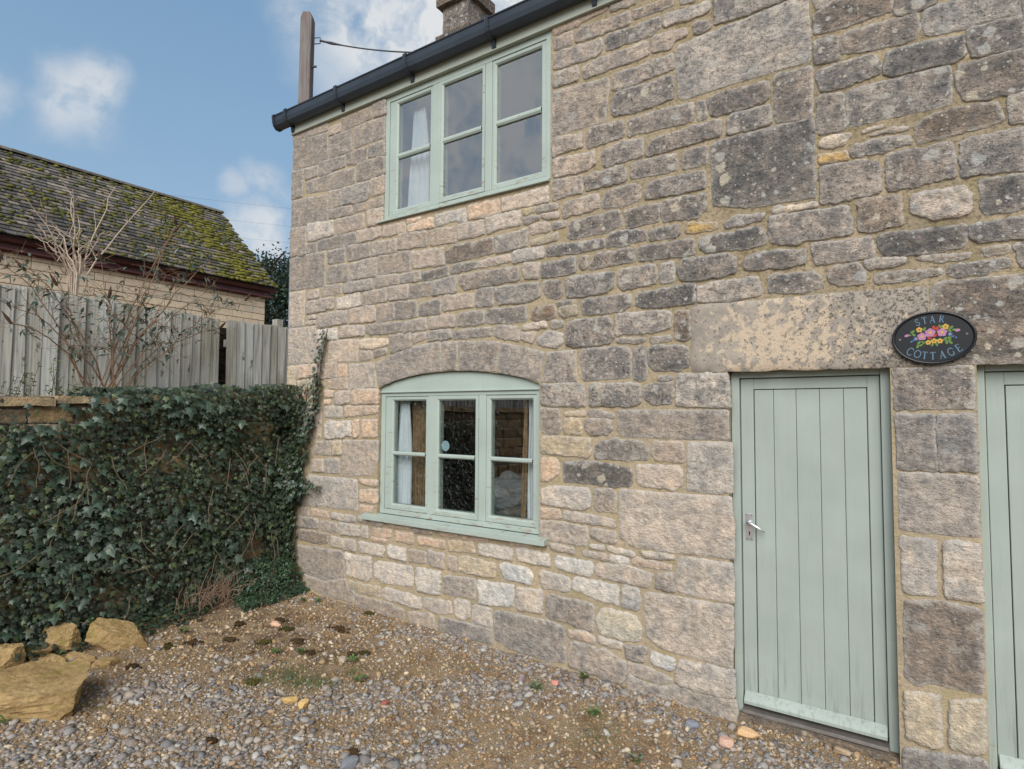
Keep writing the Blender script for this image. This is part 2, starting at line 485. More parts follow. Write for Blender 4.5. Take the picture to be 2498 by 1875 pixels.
def obj(name, V, F, mat, parent=None, origin=None, smooth=False, tone=None, wear=None, rim=None, bevel=0.0, **kw):
    V = np.asarray(V, dtype=np.float64)
    if origin is None:
        origin = (V.min(0) + V.max(0)) / 2
        if parent is None:
            origin[2] = V[:, 2].min()
    origin = np.asarray(origin, dtype=np.float64)
    me = bpy.data.meshes.new(name)
    L = V - origin
    if isinstance(F, np.ndarray):
        k = F.shape[1]
        me.vertices.add(len(L))
        me.vertices.foreach_set('co', L.astype(np.float32).ravel())
        me.loops.add(F.size)
        me.loops.foreach_set('vertex_index', F.astype(np.int32).ravel())
        me.polygons.add(len(F))
        me.polygons.foreach_set('loop_start', np.arange(0, F.size, k, dtype=np.int32))
        me.update(calc_edges=True)
    else:
        me.from_pydata([tuple(p) for p in L], [], F)
    if tone is not None:
        tn = np.asarray(tone, dtype=np.float32)
        if tn.ndim == 1:
            tn = np.tile(tn, (len(L), 1))
        if tn.shape[1] == 3:
            tn = np.hstack([tn, np.ones((len(tn), 1), np.float32)])
        set_tone(me, tn)
    if wear is not None:
        set_float(me, np.full(len(L), wear) if np.isscalar(wear) else wear, 'wear')
    if rim is not None:
        set_float(me, np.full(len(L), rim) if np.isscalar(rim) else rim, 'rim')
    me.materials.append(mat)
    if smooth:
        me.polygons.foreach_set('use_smooth', np.ones(len(me.polygons), dtype=bool))
    me.update()
    o = bpy.data.objects.new(name, me)
    reg(o, parent, origin, **kw)
    if bevel:
        b = o.modifiers.new('bevel', 'BEVEL')
        b.width = bevel
        b.segments = 2
        b.limit_method = 'ANGLE'
    return o


def inst(src, name, parent, loc, rot=(0, 0, 0), scale=(1, 1, 1), **kw):
    o = src.copy()
    o.name = name
    for k in list(o.keys()):
        if k in ('label', 'category', 'group', 'kind'):
            del o[k]
    o.parent = None
    o.rotation_euler = rot
    o.scale = scale
    return reg(o, parent, loc, **kw)


BOXF = [(0, 3, 2, 1), (4, 5, 6, 7), (0, 1, 5, 4), (1, 2, 6, 5), (2, 3, 7, 6), (3, 0, 4, 7)]


def boxv(x0, x1, y0, y1, z0, z1):
    return [(x0, y0, z0), (x1, y0, z0), (x1, y1, z0), (x0, y1, z0), (x0, y0, z1), (x1, y0, z1), (x1, y1, z1), (x0, y1, z1)]


class MB:
    def __init__(s):
        s.V = []
        s.F = []

    def add(s, V, F):
        n = len(s.V)
        s.V += [tuple(v) for v in V]
        s.F += [tuple(i + n for i in f) for f in F]
        return s

    def box(s, *a):
        return s.add(boxv(*a), BOXF)

    def build(s, name, mat, parent=None, **kw):
        return obj(name, s.V, s.F, mat, parent, **kw)


def box(name, x0, x1, y0, y1, z0, z1, mat, parent=None, **kw):
    return obj(name, boxv(x0, x1, y0, y1, z0, z1), BOXF, mat, parent, **kw)


def tubev(pts, radii, sides=6, cap=True):
    pts = [Vector(p) for p in pts]
    V, F = [], []
    prev = None
    for i, p in enumerate(pts):
        d = (pts[min(i + 1, len(pts) - 1)] - pts[max(i - 1, 0)]).normalized()
        a = d.orthogonal().normalized() if prev is None else (prev - d * prev.dot(d)).normalized()
        prev = a
        b = d.cross(a)
        r = radii[i] if hasattr(radii, '__len__') else radii
        for k in range(sides):
            q = 2 * math.pi * k / sides
            V.append(tuple(p + a * (math.cos(q) * r) + b * (math.sin(q) * r)))
    for i in range(len(pts) - 1):
        for k in range(sides):
            k2 = (k + 1) % sides
            F.append((i * sides + k, i * sides + k2, (i + 1) * sides + k2, (i + 1) * sides + k))
    if cap:
        F.append(tuple(range(sides))[::-1])
        F.append(tuple((len(pts) - 1) * sides + k for k in range(sides)))
    return V, F


def extrude_poly(poly, y0, y1):
    """poly: list of (x,z), front at y0 (towards viewer), back at y1"""
    n = len(poly)
    V = [(x, y0, z) for x, z in poly] + [(x, y1, z) for x, z in poly]
    F = [tuple(range(n)), tuple(range(n, 2 * n))[::-1]]
    for i in range(n):
        j = (i + 1) % n
        F.append((i, i + n, j + n, j))
    return V, F


def fbm(p, o=4):
    return noise.fractal(Vector(p), 0.9, 2.1, o)


# ------------------------------------------------------------------ THE GROUND
def gz(x, y):
    z = -0.035 + 0.02 * max(0.0, -x - 1.0) * 0.9
    z += 0.020 * noise.noise(Vector((x * 1.3, y * 1.3, 3.1))) + 0.008 * noise.noise(Vector((x * 5, y * 5, 1.7)))
    if x < -4.9:
        z += 0.10 * min(1.0, (-4.9 - x) / 0.6) ** 1.5
    if y > -0.3:
        z += 0.02 * (y + 0.3) / 0.3 if y < 0 else 0.02
    return z


xs = [-300, -120, -60, -30, -15, -9, -7] + list(np.arange(-6.0, 2.21, 0.06)) + [2.6, 3.2, 4, 6, 10, 20, 60, 120, 300]
ys = [-300, -120, -60, -30, -15, -9, -6] + list(np.arange(-4.6, 0.31, 0.06)) + [0.6, 1, 2, 4, 8, 15, 30, 60, 120, 300]
V = [(x, y, gz(max(-6, min(2.2, x)), max(-4.6, min(0.3, y)))) for y in ys for x in xs]
nx = len(xs)
F = [(j * nx + i, j * nx + i + 1, (j + 1) * nx + i + 1, (j + 1) * nx + i) for j in range(len(ys) - 1) for i in range(nx - 1)]
obj('ground', V, F, M['soil'], smooth=True, kind='structure')

# ------------------------------------------------------------------ THE COTTAGE
cottage = empty('cottage', (-1.2, 0, 0), 'two-storey cottage of weathered Cotswold rubble stone with sage green doors and windows', 'house')
X0, X1 = -5.545, 3.2
EAVE = 4.96
arch = [(-2.396, 2.067), (-2.396, 2.107), (-2.55, 2.155), (-2.72, 2.188), (-2.9, 2.214), (-3.08, 2.229), (-3.276, 2.235), (-3.46, 2.231), (-3.64, 2.220),
        (-3.82, 2.197), (-4.0, 2.160), (-4.157, 2.107), (-4.157, 2.067)]
holes = {
    'upper': [(-4.13, 3.685), (-2.30, 3.685), (-2.30, 4.885), (-4.13, 4.885)],
    'lower': [(-4.157, 0.90), (-2.396, 0.90)] + arch[1:-1],
    'door': [(-0.988, -0.2), (-0.112, -0.2), (-0.112, 2.15), (-0.988, 2.15)],
    'door2': [(0.268, -0.2), (1.125, -0.2), (1.125, 2.15), (0.268, 2.15)],
}
outer = [(X0, -0.4), (X1, -0.4), (X1, EAVE), (X0, EAVE)]
loops = [outer] + list(holes.values())
flat = [p for l in loops for p in l]
tris = tessellate_polygon([[Vector((x, z, 0)) for x, z in l] for l in loops])
V = [(x, 0.0, z) for x, z in flat]
F = []
for a, b, c in tris:
    ax, az = flat[a]; bx, bz = flat[b]; cx, cz = flat[c]
    F.append((a, b, c) if (bx - ax) * (cz - az) - (bz - az) * (cx - ax) > 0 else (a, c, b))
k = len(outer)
for l in list(holes.values()):
    n = len(l)
    base = len(V)
    V += [(x, 0.26, z) for x, z in l]
    for i in range(n):
        j = (i + 1) % n
        F.append((k + i, k + j, base + j, base + i))
    k += n
# side, back and gable faces of the shell
base = len(V)
RY, RZ = 2.25, 6.72
V += [(X0, 0, -0.4), (X0, 4.5, -0.4), (X0, 4.5, EAVE), (X0, RY, RZ), (X0, 0, EAVE), (X1, 0, -0.4), (X1, 4.5, -0.4), (X1, 4.5, EAVE), (X1, RY, RZ), (X1, 0, EAVE)]
F += [(base, base + 4, base + 3, base + 2, base + 1), (base + 5, base + 6, base + 7, base + 8, base + 9), (base + 1, base + 2, base + 7, base + 6)]
wall = obj('wall', V, F, M['mortar'], cottage, origin=(-1.2, 0, 0))

LINTEL = None
STONES = """g -4299,4873 -4130,4867 -4123,4726 -4287,4740
bg -4762,4847 -4335,4864 -4314,4741 -4739,4727
b -4963,4807 -4762,4820 -4759,4725 -4956,4730
g -5549,4821 -4978,4781 -4952,4469 -5549,4502
b -5549,4887 -4986,4889 -4979,4798 -5549,4829
g -4939,4705 -4603,4716 -4587,4481 -4932,4492
g -4568,4720 -4135,4704 -4130,4500 -4559,4500
g -4353,4474 -4130,4474 -4126,4335 -4350,4357
g -4673,4476 -4371,4472 -4368,4336 -4669,4349
g -5097,4476 -4682,4465 -4685,4352 -5092,4330
gb -5344,4471 -5107,4458 -5114,4349 -5328,4348
g -5549,4490 -5366,4476 -5366,4180 -5549,4178
g -5316,4324 -4927,4334 -4544,4306 -4539,4148 -4901,4153 -5301,4195
g -4516,4332 -4135,4324 -4127,4146 -4511,4148
b -4317,4132 -4131,4134 -4130,3965 -4304,3963
g -4721,4128 -4335,4116 -4331,3981 -4357,3935 -4716,3955
gb -4931,4145 -4741,4125 -4736,3958 -4925,3962
g -5549,4165 -4951,4120 -4936,3846 -5549,3866
bg -4543,3931 -4143,3928 -4141,3846 -4550,3848
g -4925,3945 -4571,3930 -4569,3838 -4912,3855
b -4355,3837 -4141,3817 -4138,3689 -4190,3673 -4342,3675
b -4811,3830 -4400,3807 -4391,3677 -4796,3668
bl -5267,3865 -4851,3824 -4836,3675 -5250,3668
g -5549,3858 -5288,3841 -5277,3534 -5549,3551
b -4488,3655 -4163,3644 -4160,3543 -4476,3531
b -4136,3633 -3849,3622 -3834,3538 -4143,3534
o -3815,3589 -3500,3615 -3491,3514 -3798,3532
o -3825,3647 -3648,3646 -3655,3608 -3816,3607
l -3485,3624 -3134,3626 -3132,3491 -3276,3534 -3476,3517
o -3113,3639 -2788,3629 -2774,3508 -3104,3508
ol -2760,3624 -2318,3639 -2312,3518 -2753,3520
g -5101,3658 -4737,3652 -4516,3654 -4498,3535 -4723,3531 -5087,3553
g -5271,3650 -5111,3639 -5107,3536 -5267,3546
g -4646,3525 -4319,3506 -4298,3377 -4622,3372
bg -4283,3507 -3954,3491 -3943,3361 -4271,3373
bg -3921,3534 -3583,3501 -3573,3364 -3935,3384
bg -3552,3501 -3246,3483 -3237,3346 -3542,3365
b -3217,3495 -2946,3480 -2938,3358 -3208,3358
lb -2926,3498 -2577,3497 -2570,3386 -2904,3363
g -4931,3516 -4674,3517 -4670,3379 -4927,3389
g -5549,3546 -4972,3526 -4971,3167 -5549,3178
g -4946,3324 -4896,3358 -4621,3346 -4588,3173 -4921,3188
bg -4583,3347 -4209,3351 -4204,3176 -4569,3184
gb -4191,3361 -3778,3349 -3775,3175 -4178,3179
b -3762,3334 -3383,3323 -3366,3166 -3751,3184
dk -3360,3274 -3258,3321 -2837,3319 -2830,3194 -3086,3177 -3351,3176
g -2818,3322 -2508,3338 -2502,3197 -2810,3181
b -2996,3143 -2675,3155 -2668,3096 -2989,3087
d -3292,3116 -3256,3145 -3003,3144 -3009,3090 -3284,3070
d -3631,3127 -3321,3149 -3320,3063 -3622,3055
bg -3897,3143 -3647,3152 -3638,3063 -3895,3064
bg -4239,3137 -4213,3171 -3922,3152 -3912,3066 -4228,3061
g -4682,3120 -4635,3160 -4275,3154 -4263,3052 -4671,3060
dg -3197,3048 -2587,3048 -2580,2933 -2841,2927 -3139,2918 -3196,2981
g -3506,3035 -3233,3047 -3224,2911 -3504,2908
g -3780,3027 -3521,3031 -3512,2915 -3770,2913
bg -4046,3046 -3796,3041 -3794,2910 -4051,2924
b -5011,3145 -4971,3167 -4712,3156 -4709,3058 -5008,3064
b -5241,3137 -5063,3144 -5060,3056 -5238,3054
lb -5549,3160 -5285,3156 -5293,2782 -5549,2780
bg -4406,3012 -4371,3039 -4080,3038 -4068,2920 -4404,2910
l -4786,3014 -4444,3035 -4431,2913 -4763,2907
gb -5257,2974 -5206,3031 -4826,3038 -4813,2918 -5244,2898
g -3014,2871 -2987,2912 -2840,2906 -2839,2756 -3013,2757
b -3383,2844 -3354,2892 -3048,2875 -3040,2765 -3374,2758
dg -3650,2848 -3413,2881 -3404,2749 -3648,2737
g -3958,2878 -3925,2899 -3690,2887 -3671,2739 -3954,2734
bg -4197,2890 -3975,2892 -3963,2740 -4211,2731
b -4589,2877 -4552,2893 -4224,2893 -4211,2743 -4576,2748
bg -5084,2857 -5043,2880 -4627,2881 -4614,2758 -5059,2740
b -5222,2882 -5106,2879 -5104,2845 -5210,2847
b -5262,2817 -5104,2825 -5102,2784 -5261,2790
gd -2918,2688 -2878,2728 -2524,2720 -2511,2606 -2671,2593 -2904,2617
g -3214,2693 -3179,2728 -2931,2717 -2930,2614 -3213,2609
bg -3546,2699 -3501,2712 -3243,2718 -3241,2617 -3537,2617
bg -3855,2701 -3570,2718 -3560,2613 -3845,2605
g -4344,2698 -4299,2713 -3871,2709 -3861,2618 -4270,2611 -4343,2648
b -4737,2696 -4690,2725 -4371,2713 -4363,2618 -4735,2618
l -5079,2715 -4767,2718 -4754,2600 -5066,2634
lb -5549,2766 -5102,2764 -5082,2626 -4942,2599 -4966,2389 -5549,2382
ol -4891,2570 -4832,2599 -4441,2586 -4454,2372 -4885,2379
p -4431,2566 -4368,2581 -4052,2560 -4034,2510 -4267,2475 -4429,2497
b -4428,2459 -4266,2463 -4255,2382 -4426,2377
g -4222,2460 -4058,2475 -4057,2427 -4220,2393
g -4027,2588 -3756,2593 -3745,2469 -4006,2424
b -3740,2586 -3575,2586 -3567,2539 -3722,2491
g -3552,2573 -3514,2593 -3277,2592 -3276,2514 -3543,2509
g -3255,2551 -3220,2577 -2857,2576 -2857,2507 -3247,2506
bg -2831,2563 -2786,2581 -2590,2561 -2583,2452 -2708,2470 -2824,2505
lb -4583,2347 -4228,2347 -4187,2114 -4586,2102
bg -4211,2349 -3989,2417 -3793,2466 -3589,2489 -3393,2497 -3386,2237 -3569,2226 -3772,2201 -3967,2163 -4153,2113
bg -3382,2496 -3193,2489 -3208,2235 -3378,2236
g -3183,2489 -2969,2477 -2763,2456 -2806,2206 -2993,2223 -3198,2235
g -2754,2447 -2539,2403 -2339,2349 -2397,2116 -2599,2165 -2798,2200
gb -2328,2348 -2069,2354 -2066,2107 -2385,2110
ob -5397,2367 -5078,2374 -5074,2248 -5381,2230
b -5057,2360 -4766,2367 -4752,2225 -5052,2214
o -4746,2340 -4612,2348 -4599,2226 -4733,2224
ly -5549,2363 -5413,2365 -5415,1964 -5549,1948
yb -5380,2202 -5021,2213 -5017,2107 -5377,2114
bo -4879,2196 -4820,2214 -4608,2214 -4595,2109 -4866,2107
o -5397,2070 -5204,2081 -5200,1967 -5393,1954
o -5151,2087 -5016,2078 -5024,2005 -5148,2007
o -4946,2090 -4797,2094 -4805,2029 -4934,2031
o -4933,1998 -4843,2004 -4852,1959 -4931,1959
b -4777,2074 -4557,2090 -4563,1963 -4773,1952
bo -4538,2077 -4492,2099 -4161,2097 -4158,1961 -4525,1957
bl -5549,1930 -4981,1937 -4981,1619 -5549,1565
l -4931,1937 -4666,1936 -4663,1830 -4927,1828
bo -4628,1932 -4157,1935 -4164,1870 -4616,1831
l -4915,1764 -4847,1803 -4748,1779 -4521,1794 -4526,1644 -4592,1655 -4667,1627 -4910,1614
o -4502,1794 -4420,1807 -4425,1646 -4498,1632
o -4384,1802 -4171,1804 -4168,1653 -4379,1635
bl -4647,1606 -4155,1615 -4157,1437 -4237,1288 -4646,1256
b -5061,1577 -4820,1591 -4826,1450 -5067,1459
by -4801,1585 -4675,1595 -4671,1463 -4796,1457
b -5116,1391 -4933,1406 -4919,1278 -5112,1273
gl -4903,1408 -4699,1424 -4685,1279 -4899,1272
lg -5173,1234 -4432,1236 -4409,943 -4819,936 -5354,927 -5338,1072
o -4399,1239 -4158,1243 -4157,1191 -4377,1200
o -4393,1137 -4156,1165 -4153,1036 -4390,1028
o -4389,997 -4161,1006 -4263,945 -4387,921
b -5267,898 -5141,901 -5138,825 -5275,825
o -5110,897 -4857,889 -4835,830 -5097,836
g -5285,808 -4994,798 -4991,711 -5291,697
lg -4788,889 -4450,885 -4448,833 -4796,828
b -4414,895 -4279,884 -4296,837 -4403,844
gl -4953,796 -4718,796 -4706,705 -4930,699
lg -4680,806 -4384,807 -4372,707 -4667,697
l -4357,810 -4269,807 -4266,702 -4354,703
b -4235,865 -4072,864 -4088,829 -4234,837
o -4199,803 -3971,811 -3961,759 -4069,722 -4206,739
o -4223,717 -4027,717 -4035,689 -4213,685
o -3997,872 -3746,876 -3753,843 -3988,835
o -3913,806 -3690,809 -3688,721 -3903,723
bk -3707,852 -3471,862 -3470,837 -3667,819
o -3643,792 -3324,797 -3323,729 -3627,729
o -3397,859 -3197,866 -3197,842 -3382,830
oy -3295,801 -3032,817 -2998,735 -3280,718
o -3169,869 -2874,873 -2887,848 -3155,831
l -2972,819 -2628,822 -2633,724 -2964,729
o -2670,867 -2459,879 -2459,859 -2664,843
gk -5290,668 -4840,681 -4837,589 -4965,560 -5276,574
lg -4791,655 -4434,661 -4440,553 -4788,570
l -4398,659 -4067,653 -4033,619 -4073,555 -4396,571
lw -4009,672 -3782,667 -3779,556 -3999,571
b -3742,667 -3535,672 -3541,573 -3740,562
b -3513,691 -3336,676 -3334,549 -3511,578
b -3293,671 -3201,673 -3193,559 -3292,566
gb -5327,509 -4653,535 -4596,503 -4580,292 -4874,215 -5200,241 -5289,346
w -4583,526 -4480,521 -4487,470 -4572,452
l -4557,449 -4467,514 -4213,531 -4213,344 -4265,302 -4559,326
l -4187,466 -4132,513 -3708,522 -3684,472 -3692,349 -4043,324 -4176,361
l -3658,487 -3631,528 -3373,522 -3374,332 -3639,323
gl -3345,486 -3291,508 -2998,522 -3003,370 -3336,352
w -2979,520 -2622,537 -2615,374 -2957,332
yl -3178,674 -3112,694 -2798,676 -2803,573 -2949,555 -3170,571
w -2761,671 -2714,693 -2489,686 -2450,650 -2456,564 -2706,578
l -2592,527 -2362,537 -2361,373 -2590,352
gb -5200,225 -4874,206 -4574,285 -4541,231 -4439,175 -4445,74 -4791,62 -5113,115
by -4529,267 -4316,271 -4096,278 -4102,188 -4385,184 -4518,211
l -4072,259 -4009,287 -3591,273 -3582,189 -3655,166 -4053,191
l -3562,267 -3521,286 -3255,300 -3240,209 -3386,173 -3554,194
l -3215,313 -3176,335 -3056,330 -3054,200 -3133,174 -3206,205
l -3030,299 -3000,315 -2833,315 -2832,177 -3022,165
gb -4426,151 -3973,155 -3790,125 -3788,57 -4137,42 -4414,59
b -3744,123 -3447,157 -3438,44 -3727,28
g -3397,113 -3357,153 -3078,154 -2825,154 -2824,47 -3077,34 -3381,42
g -2807,291 -2759,318 -2331,327 -2172,311 -2156,54 -2285,33 -2658,44 -2799,91
g -2329,504 -2297,524 -2026,520 -1935,509 -1945,320 -2079,329 -2328,358
ob -2141,294 -1995,315 -1920,274 -1935,240 -2130,252
gb -2130,204 -2079,224 -1843,221 -1689,168 -1690,67 -1728,10 -1954,29 -2135,38
wy -1911,424 -1872,489 -1832,505 -1620,497 -1580,426 -1576,344 -1639,314 -1891,322
l -1901,298 -1717,293 -1727,246 -1891,250
g -1704,283 -1530,295 -1563,193 -1685,199
w -1508,279 -1492,287 -1343,270 -1352,209 -1379,186 -1504,207
lb -1671,168 -1529,172 -1362,137 -1366,106 -1484,84 -1667,99
g -1686,73 -1659,84 -1548,65 -1441,67 -1442,3 -1530,-12 -1658,-20
lg -1556,640 -1538,672 -1453,673 -973,676 -972,432 -982,298 -1264,308 -1438,315 -1539,376
gl -1325,247 -1310,274 -969,286 -969,113 -1142,101 -1339,113
gl -1431,61 -1343,108 -1142,95 -967,107 -958,59 -974,-53 -1151,-49 -1430,-29
lb -1322,908 -1304,938 -972,943 -961,697 -1303,698 -1327,722
wg -1717,672 -1685,686 -1592,671 -1584,575 -1612,532 -1713,542
w -2109,663 -2079,682 -1755,679 -1740,651 -1750,546 -1882,554 -2016,580 -2109,600
l -2381,669 -2360,691 -2129,669 -2124,585 -2154,566 -2363,564
g -1459,801 -1356,825 -1344,704 -1469,708
lb -1915,794 -1892,807 -1713,828 -1490,796 -1514,727 -1546,700 -1753,710 -1910,721
w -2262,787 -2231,815 -1945,808 -1935,738 -1966,703 -2229,724
lw -2594,817 -2530,830 -2300,817 -2294,726 -2575,734
w -1804,880 -1667,881 -1662,836 -1809,833
ob -1635,872 -1618,883 -1360,877 -1374,840 -1625,837
lg -1573,937 -1347,938 -1338,909 -1559,908
b -2013,884 -1833,876 -1828,839 -2013,850
l -1824,936 -1713,937 -1610,911 -1627,899 -1819,908
l -1961,937 -1848,937 -1853,904 -1956,909
b -2307,898 -2242,901 -2092,883 -2092,849 -2285,861
lb -1734,1335 -1711,1349 -1229,1347 -977,1355 -959,1185 -962,970 -1345,958 -1636,963 -1730,1012
b -1956,1039 -1932,1055 -1758,1043 -1764,965 -1881,964 -1956,994
lb -2379,1059 -2232,1070 -1986,1054 -1981,945 -2002,917 -2374,927
lb -2185,1136 -2166,1153 -1768,1132 -1763,1077 -2180,1093
o -2379,1152 -2212,1158 -2201,1096 -2374,1083
bg -1930,1328 -1790,1343 -1758,1304 -1768,1176 -1920,1189
l -2375,1304 -2254,1332 -1986,1333 -1955,1289 -1960,1206 -2028,1174 -2375,1190
D -2186,1490 -2166,1515 -1963,1530 -1655,1500 -1631,1466 -1646,1379 -1750,1363 -2175,1375
ol -1608,1521 -1315,1532 -1281,1495 -1286,1405 -1352,1370 -1599,1392
o -2378,1529 -2246,1540 -2218,1469 -2223,1415 -2322,1360 -2372,1367
dg -1919,1634 -1880,1673 -1759,1699 -1568,1683 -1522,1640 -1518,1573 -1681,1552 -1919,1554
by -2376,1687 -2289,1704 -1954,1694 -1949,1581 -1986,1561 -2376,1573
b -1485,1689 -1279,1691 -1276,1559 -1463,1562 -1491,1608
lg -1246,1693 -961,1697 -965,1380 -1087,1367 -1253,1374
g -1747,1887 -1719,1901 -986,1901 -985,1713 -1312,1711 -1710,1718 -1747,1752
g -2002,1825 -1952,1835 -1801,1836 -1791,1760 -1831,1729 -1952,1717 -2008,1775
by -2181,1833 -2028,1844 -2028,1729 -2164,1726 -2186,1762
g -1981,1901 -1910,1905 -1775,1873 -1771,1845 -1976,1857
yo -2175,1886 -1991,1891 -1991,1862 -2164,1856
bg -2377,1910 -2224,1910 -2213,1876 -2213,1744 -2246,1729 -2373,1731
g -2373,2099 -2028,2096 -2001,2057 -1998,1928 -2377,1939
gd -1960,2085 -1941,2094 -1580,2085 -1571,2040 -1576,1954 -1632,1927 -1965,1933
gd -1548,2057 -1527,2079 -1346,2088 -1342,2020 -1356,1944 -1490,1940 -1549,1996
g -1446,2135 -1350,2127 -1350,2105 -1437,2107
gl -1320,2109 -1300,2139 -987,2135 -971,1917 -1317,1931
g -1618,2314 -1582,2348 -1550,2346 -1527,2264 -1533,2125 -1566,2103 -1619,2118
gd -2045,2318 -2015,2355 -1660,2349 -1637,2297 -1642,2137 -1708,2125 -2013,2115
d -1514,2317 -1488,2343 -1300,2336 -1239,2319 -1240,2202 -1301,2166 -1469,2172 -1515,2221
gb -1499,2397 -1361,2405 -1362,2374 -1495,2360
k -1321,2560 -1228,2560 -1223,2382 -1247,2362 -1322,2380
lg -1759,2573 -1736,2589 -1378,2574 -1351,2546 -1357,2461 -1478,2435 -1755,2437
g -1755,2405 -1536,2404 -1536,2381 -1629,2369 -1745,2385
dg -2154,2539 -2123,2571 -1809,2572 -1788,2538 -1774,2410 -1809,2380 -2069,2367 -2159,2397
lg -2411,2449 -2349,2495 -2291,2500 -2192,2473 -2181,2408 -2237,2377 -2349,2388 -2411,2412
b -2561,2510 -2434,2506 -2422,2463 -2469,2421 -2561,2458
lb -2550,2571 -2340,2584 -2328,2537 -2543,2528
b -2284,2579 -2192,2577 -2192,2526 -2289,2529
yg -2216,2682 -2076,2684 -2065,2614 -2188,2600 -2221,2637
k -2465,2661 -2432,2698 -2271,2703 -2248,2656 -2243,2610 -2349,2594 -2471,2609
dg -2029,2693 -1993,2719 -1639,2718 -1625,2689 -1640,2630 -1726,2597 -2013,2609
D -1597,2686 -1580,2721 -1312,2735 -1188,2738 -1186,2612 -1467,2604 -1602,2626
lg -1173,2710 -1072,2737 -795,2732 -774,2627 -912,2600 -1172,2610
dg -2823,2891 -2768,2901 -2412,2895 -2393,2775 -2471,2752 -2790,2758
dg -2366,2879 -2350,2902 -2204,2884 -2192,2773 -2237,2743 -2301,2755 -2360,2822
dg -2166,2875 -2135,2905 -1777,2893 -1773,2784 -1857,2746 -2143,2743
g -1738,2869 -1705,2902 -1467,2911 -1449,2877 -1454,2773 -1706,2753 -1743,2808
lg -1422,2900 -1340,2907 -1322,2842 -1332,2768 -1423,2770 -1418,2830
d -1310,2850 -1258,2913 -1004,2910 -922,2873 -931,2777 -1156,2755 -1284,2771
d -880,2842 -846,2879 -686,2887 -529,2867 -524,2787 -630,2766 -869,2790
dg -736,2724 -704,2736 -490,2725 -449,2688 -443,2629 -547,2602 -734,2630
bg -2546,3067 -2389,3044 -2406,2929 -2527,2933 -2546,2985
dg -2378,3038 -2082,3046 -2076,2941 -2168,2919 -2372,2924
g -2045,2996 -2034,3034 -1979,3041 -1979,2952 -2034,2940
dg -1954,2984 -1908,3045 -1628,3049 -1609,3028 -1614,2949 -1775,2944 -1954,2935
d -1586,3024 -1540,3045 -1206,3045 -1189,3025 -1190,2933 -1577,2944
D -1152,3019 -1119,3039 -783,3050 -750,3003 -751,2933 -861,2925 -1119,2935 -1152,2970
lg -2652,3144 -2636,3174 -2360,3168 -2353,3089 -2652,3075
yg -2480,3233 -2233,3253 -2227,3206 -2399,3188 -2468,3194
d -2331,3138 -2305,3164 -1848,3145 -1843,3091 -2025,3076 -2325,3085
d -1823,3156 -1785,3182 -1541,3169 -1517,3133 -1518,3095 -1616,3079 -1824,3074
d -1504,3149 -1302,3158 -1293,3088 -1311,3070 -1491,3077
Y -1250,3123 -1221,3153 -1049,3122 -1037,3094 -1070,3078 -1213,3080 -1250,3098
dg -992,3103 -945,3150 -752,3130 -760,3090 -859,3075 -985,3080
gd -2138,3277 -2113,3322 -1726,3337 -1706,3224 -1836,3190 -2121,3189 -2144,3220
dg -1687,3330 -1427,3326 -1428,3203 -1672,3195
gd -1415,3314 -1389,3341 -1109,3328 -1110,3223 -1177,3179 -1406,3190
b -2493,3359 -2308,3347 -2296,3288 -2468,3282
lg -2274,3341 -2159,3335 -2159,3295 -2268,3283
g -2554,3433 -2396,3424 -2390,3391 -2542,3372
g -2427,3477 -2376,3503 -2250,3483 -2227,3447 -2415,3442
b -2379,3421 -2227,3418 -2216,3375 -2329,3375
y -2561,3497 -2438,3499 -2438,3462 -2542,3445
b -2194,3437 -2169,3482 -1889,3489 -1879,3390 -1950,3370 -2183,3369
bg -1854,3441 -1825,3492 -1653,3503 -1573,3491 -1568,3378 -1704,3358 -1849,3371
dg -1531,3440 -1499,3489 -1116,3492 -1109,3389 -1126,3367 -1526,3369
b -2275,3665 -2237,3675 -2027,3648 -2022,3528 -2191,3523 -2274,3514
dg -1996,3626 -1950,3655 -1704,3652 -1670,3611 -1670,3539 -1855,3532 -1991,3526
g -1631,3644 -1594,3663 -1298,3646 -1308,3531 -1632,3540
g -1263,3633 -1243,3655 -1102,3650 -1103,3532 -1260,3529
b -2272,3831 -2237,3838 -2014,3818 -1920,3815 -1910,3718 -1982,3686 -2271,3692
gb -1869,3763 -1844,3806 -1692,3834 -1542,3814 -1548,3689 -1843,3678
dg -1515,3732 -1479,3788 -1232,3804 -1008,3804 -1009,3695 -1506,3678 -1520,3691
b -2277,3975 -2258,4001 -2027,3985 -2022,3874 -2237,3867 -2276,3846
g -1990,3951 -1939,4006 -1703,3990 -1688,3976 -1689,3865 -1844,3858 -1969,3846 -1985,3874
g -1654,3966 -1632,3979 -1320,3982 -1193,3967 -1194,3842 -1650,3860
g -1164,3954 -1111,3965 -1104,3839 -1161,3828
d -1095,3960 -1042,3979 -716,3972 -710,3865 -749,3835 -1043,3835 -1067,3850 -1087,3924
gd -968,3801 -937,3818 -711,3812 -705,3689 -827,3681 -969,3689
b -2282,4379 -2014,4356 -1814,4347 -1799,4317 -1836,4021 -2014,4021 -2279,4021
gd -1780,4156 -1751,4205 -1329,4200 -1316,4181 -1322,4032 -1553,4017 -1760,4028 -1780,4052
gb -1769,4318 -1740,4347 -1328,4355 -1320,4241 -1504,4237 -1739,4220 -1774,4231
gl -1303,4360 -1288,4400 -1088,4410 -897,4418 -636,4436 -484,4442 -482,4311 -476,4016 -902,4017 -1266,4006 -1295,4051
g -1044,4671 -1041,4452 -888,4446 -643,4451 -508,4452
bg -2273,4521 -2060,4507 -2044,4436 -2060,4400 -2273,4406
b -2017,4478 -1949,4505 -1514,4509 -1500,4485 -1500,4404 -1801,4400 -2001,4391 -2017,4429
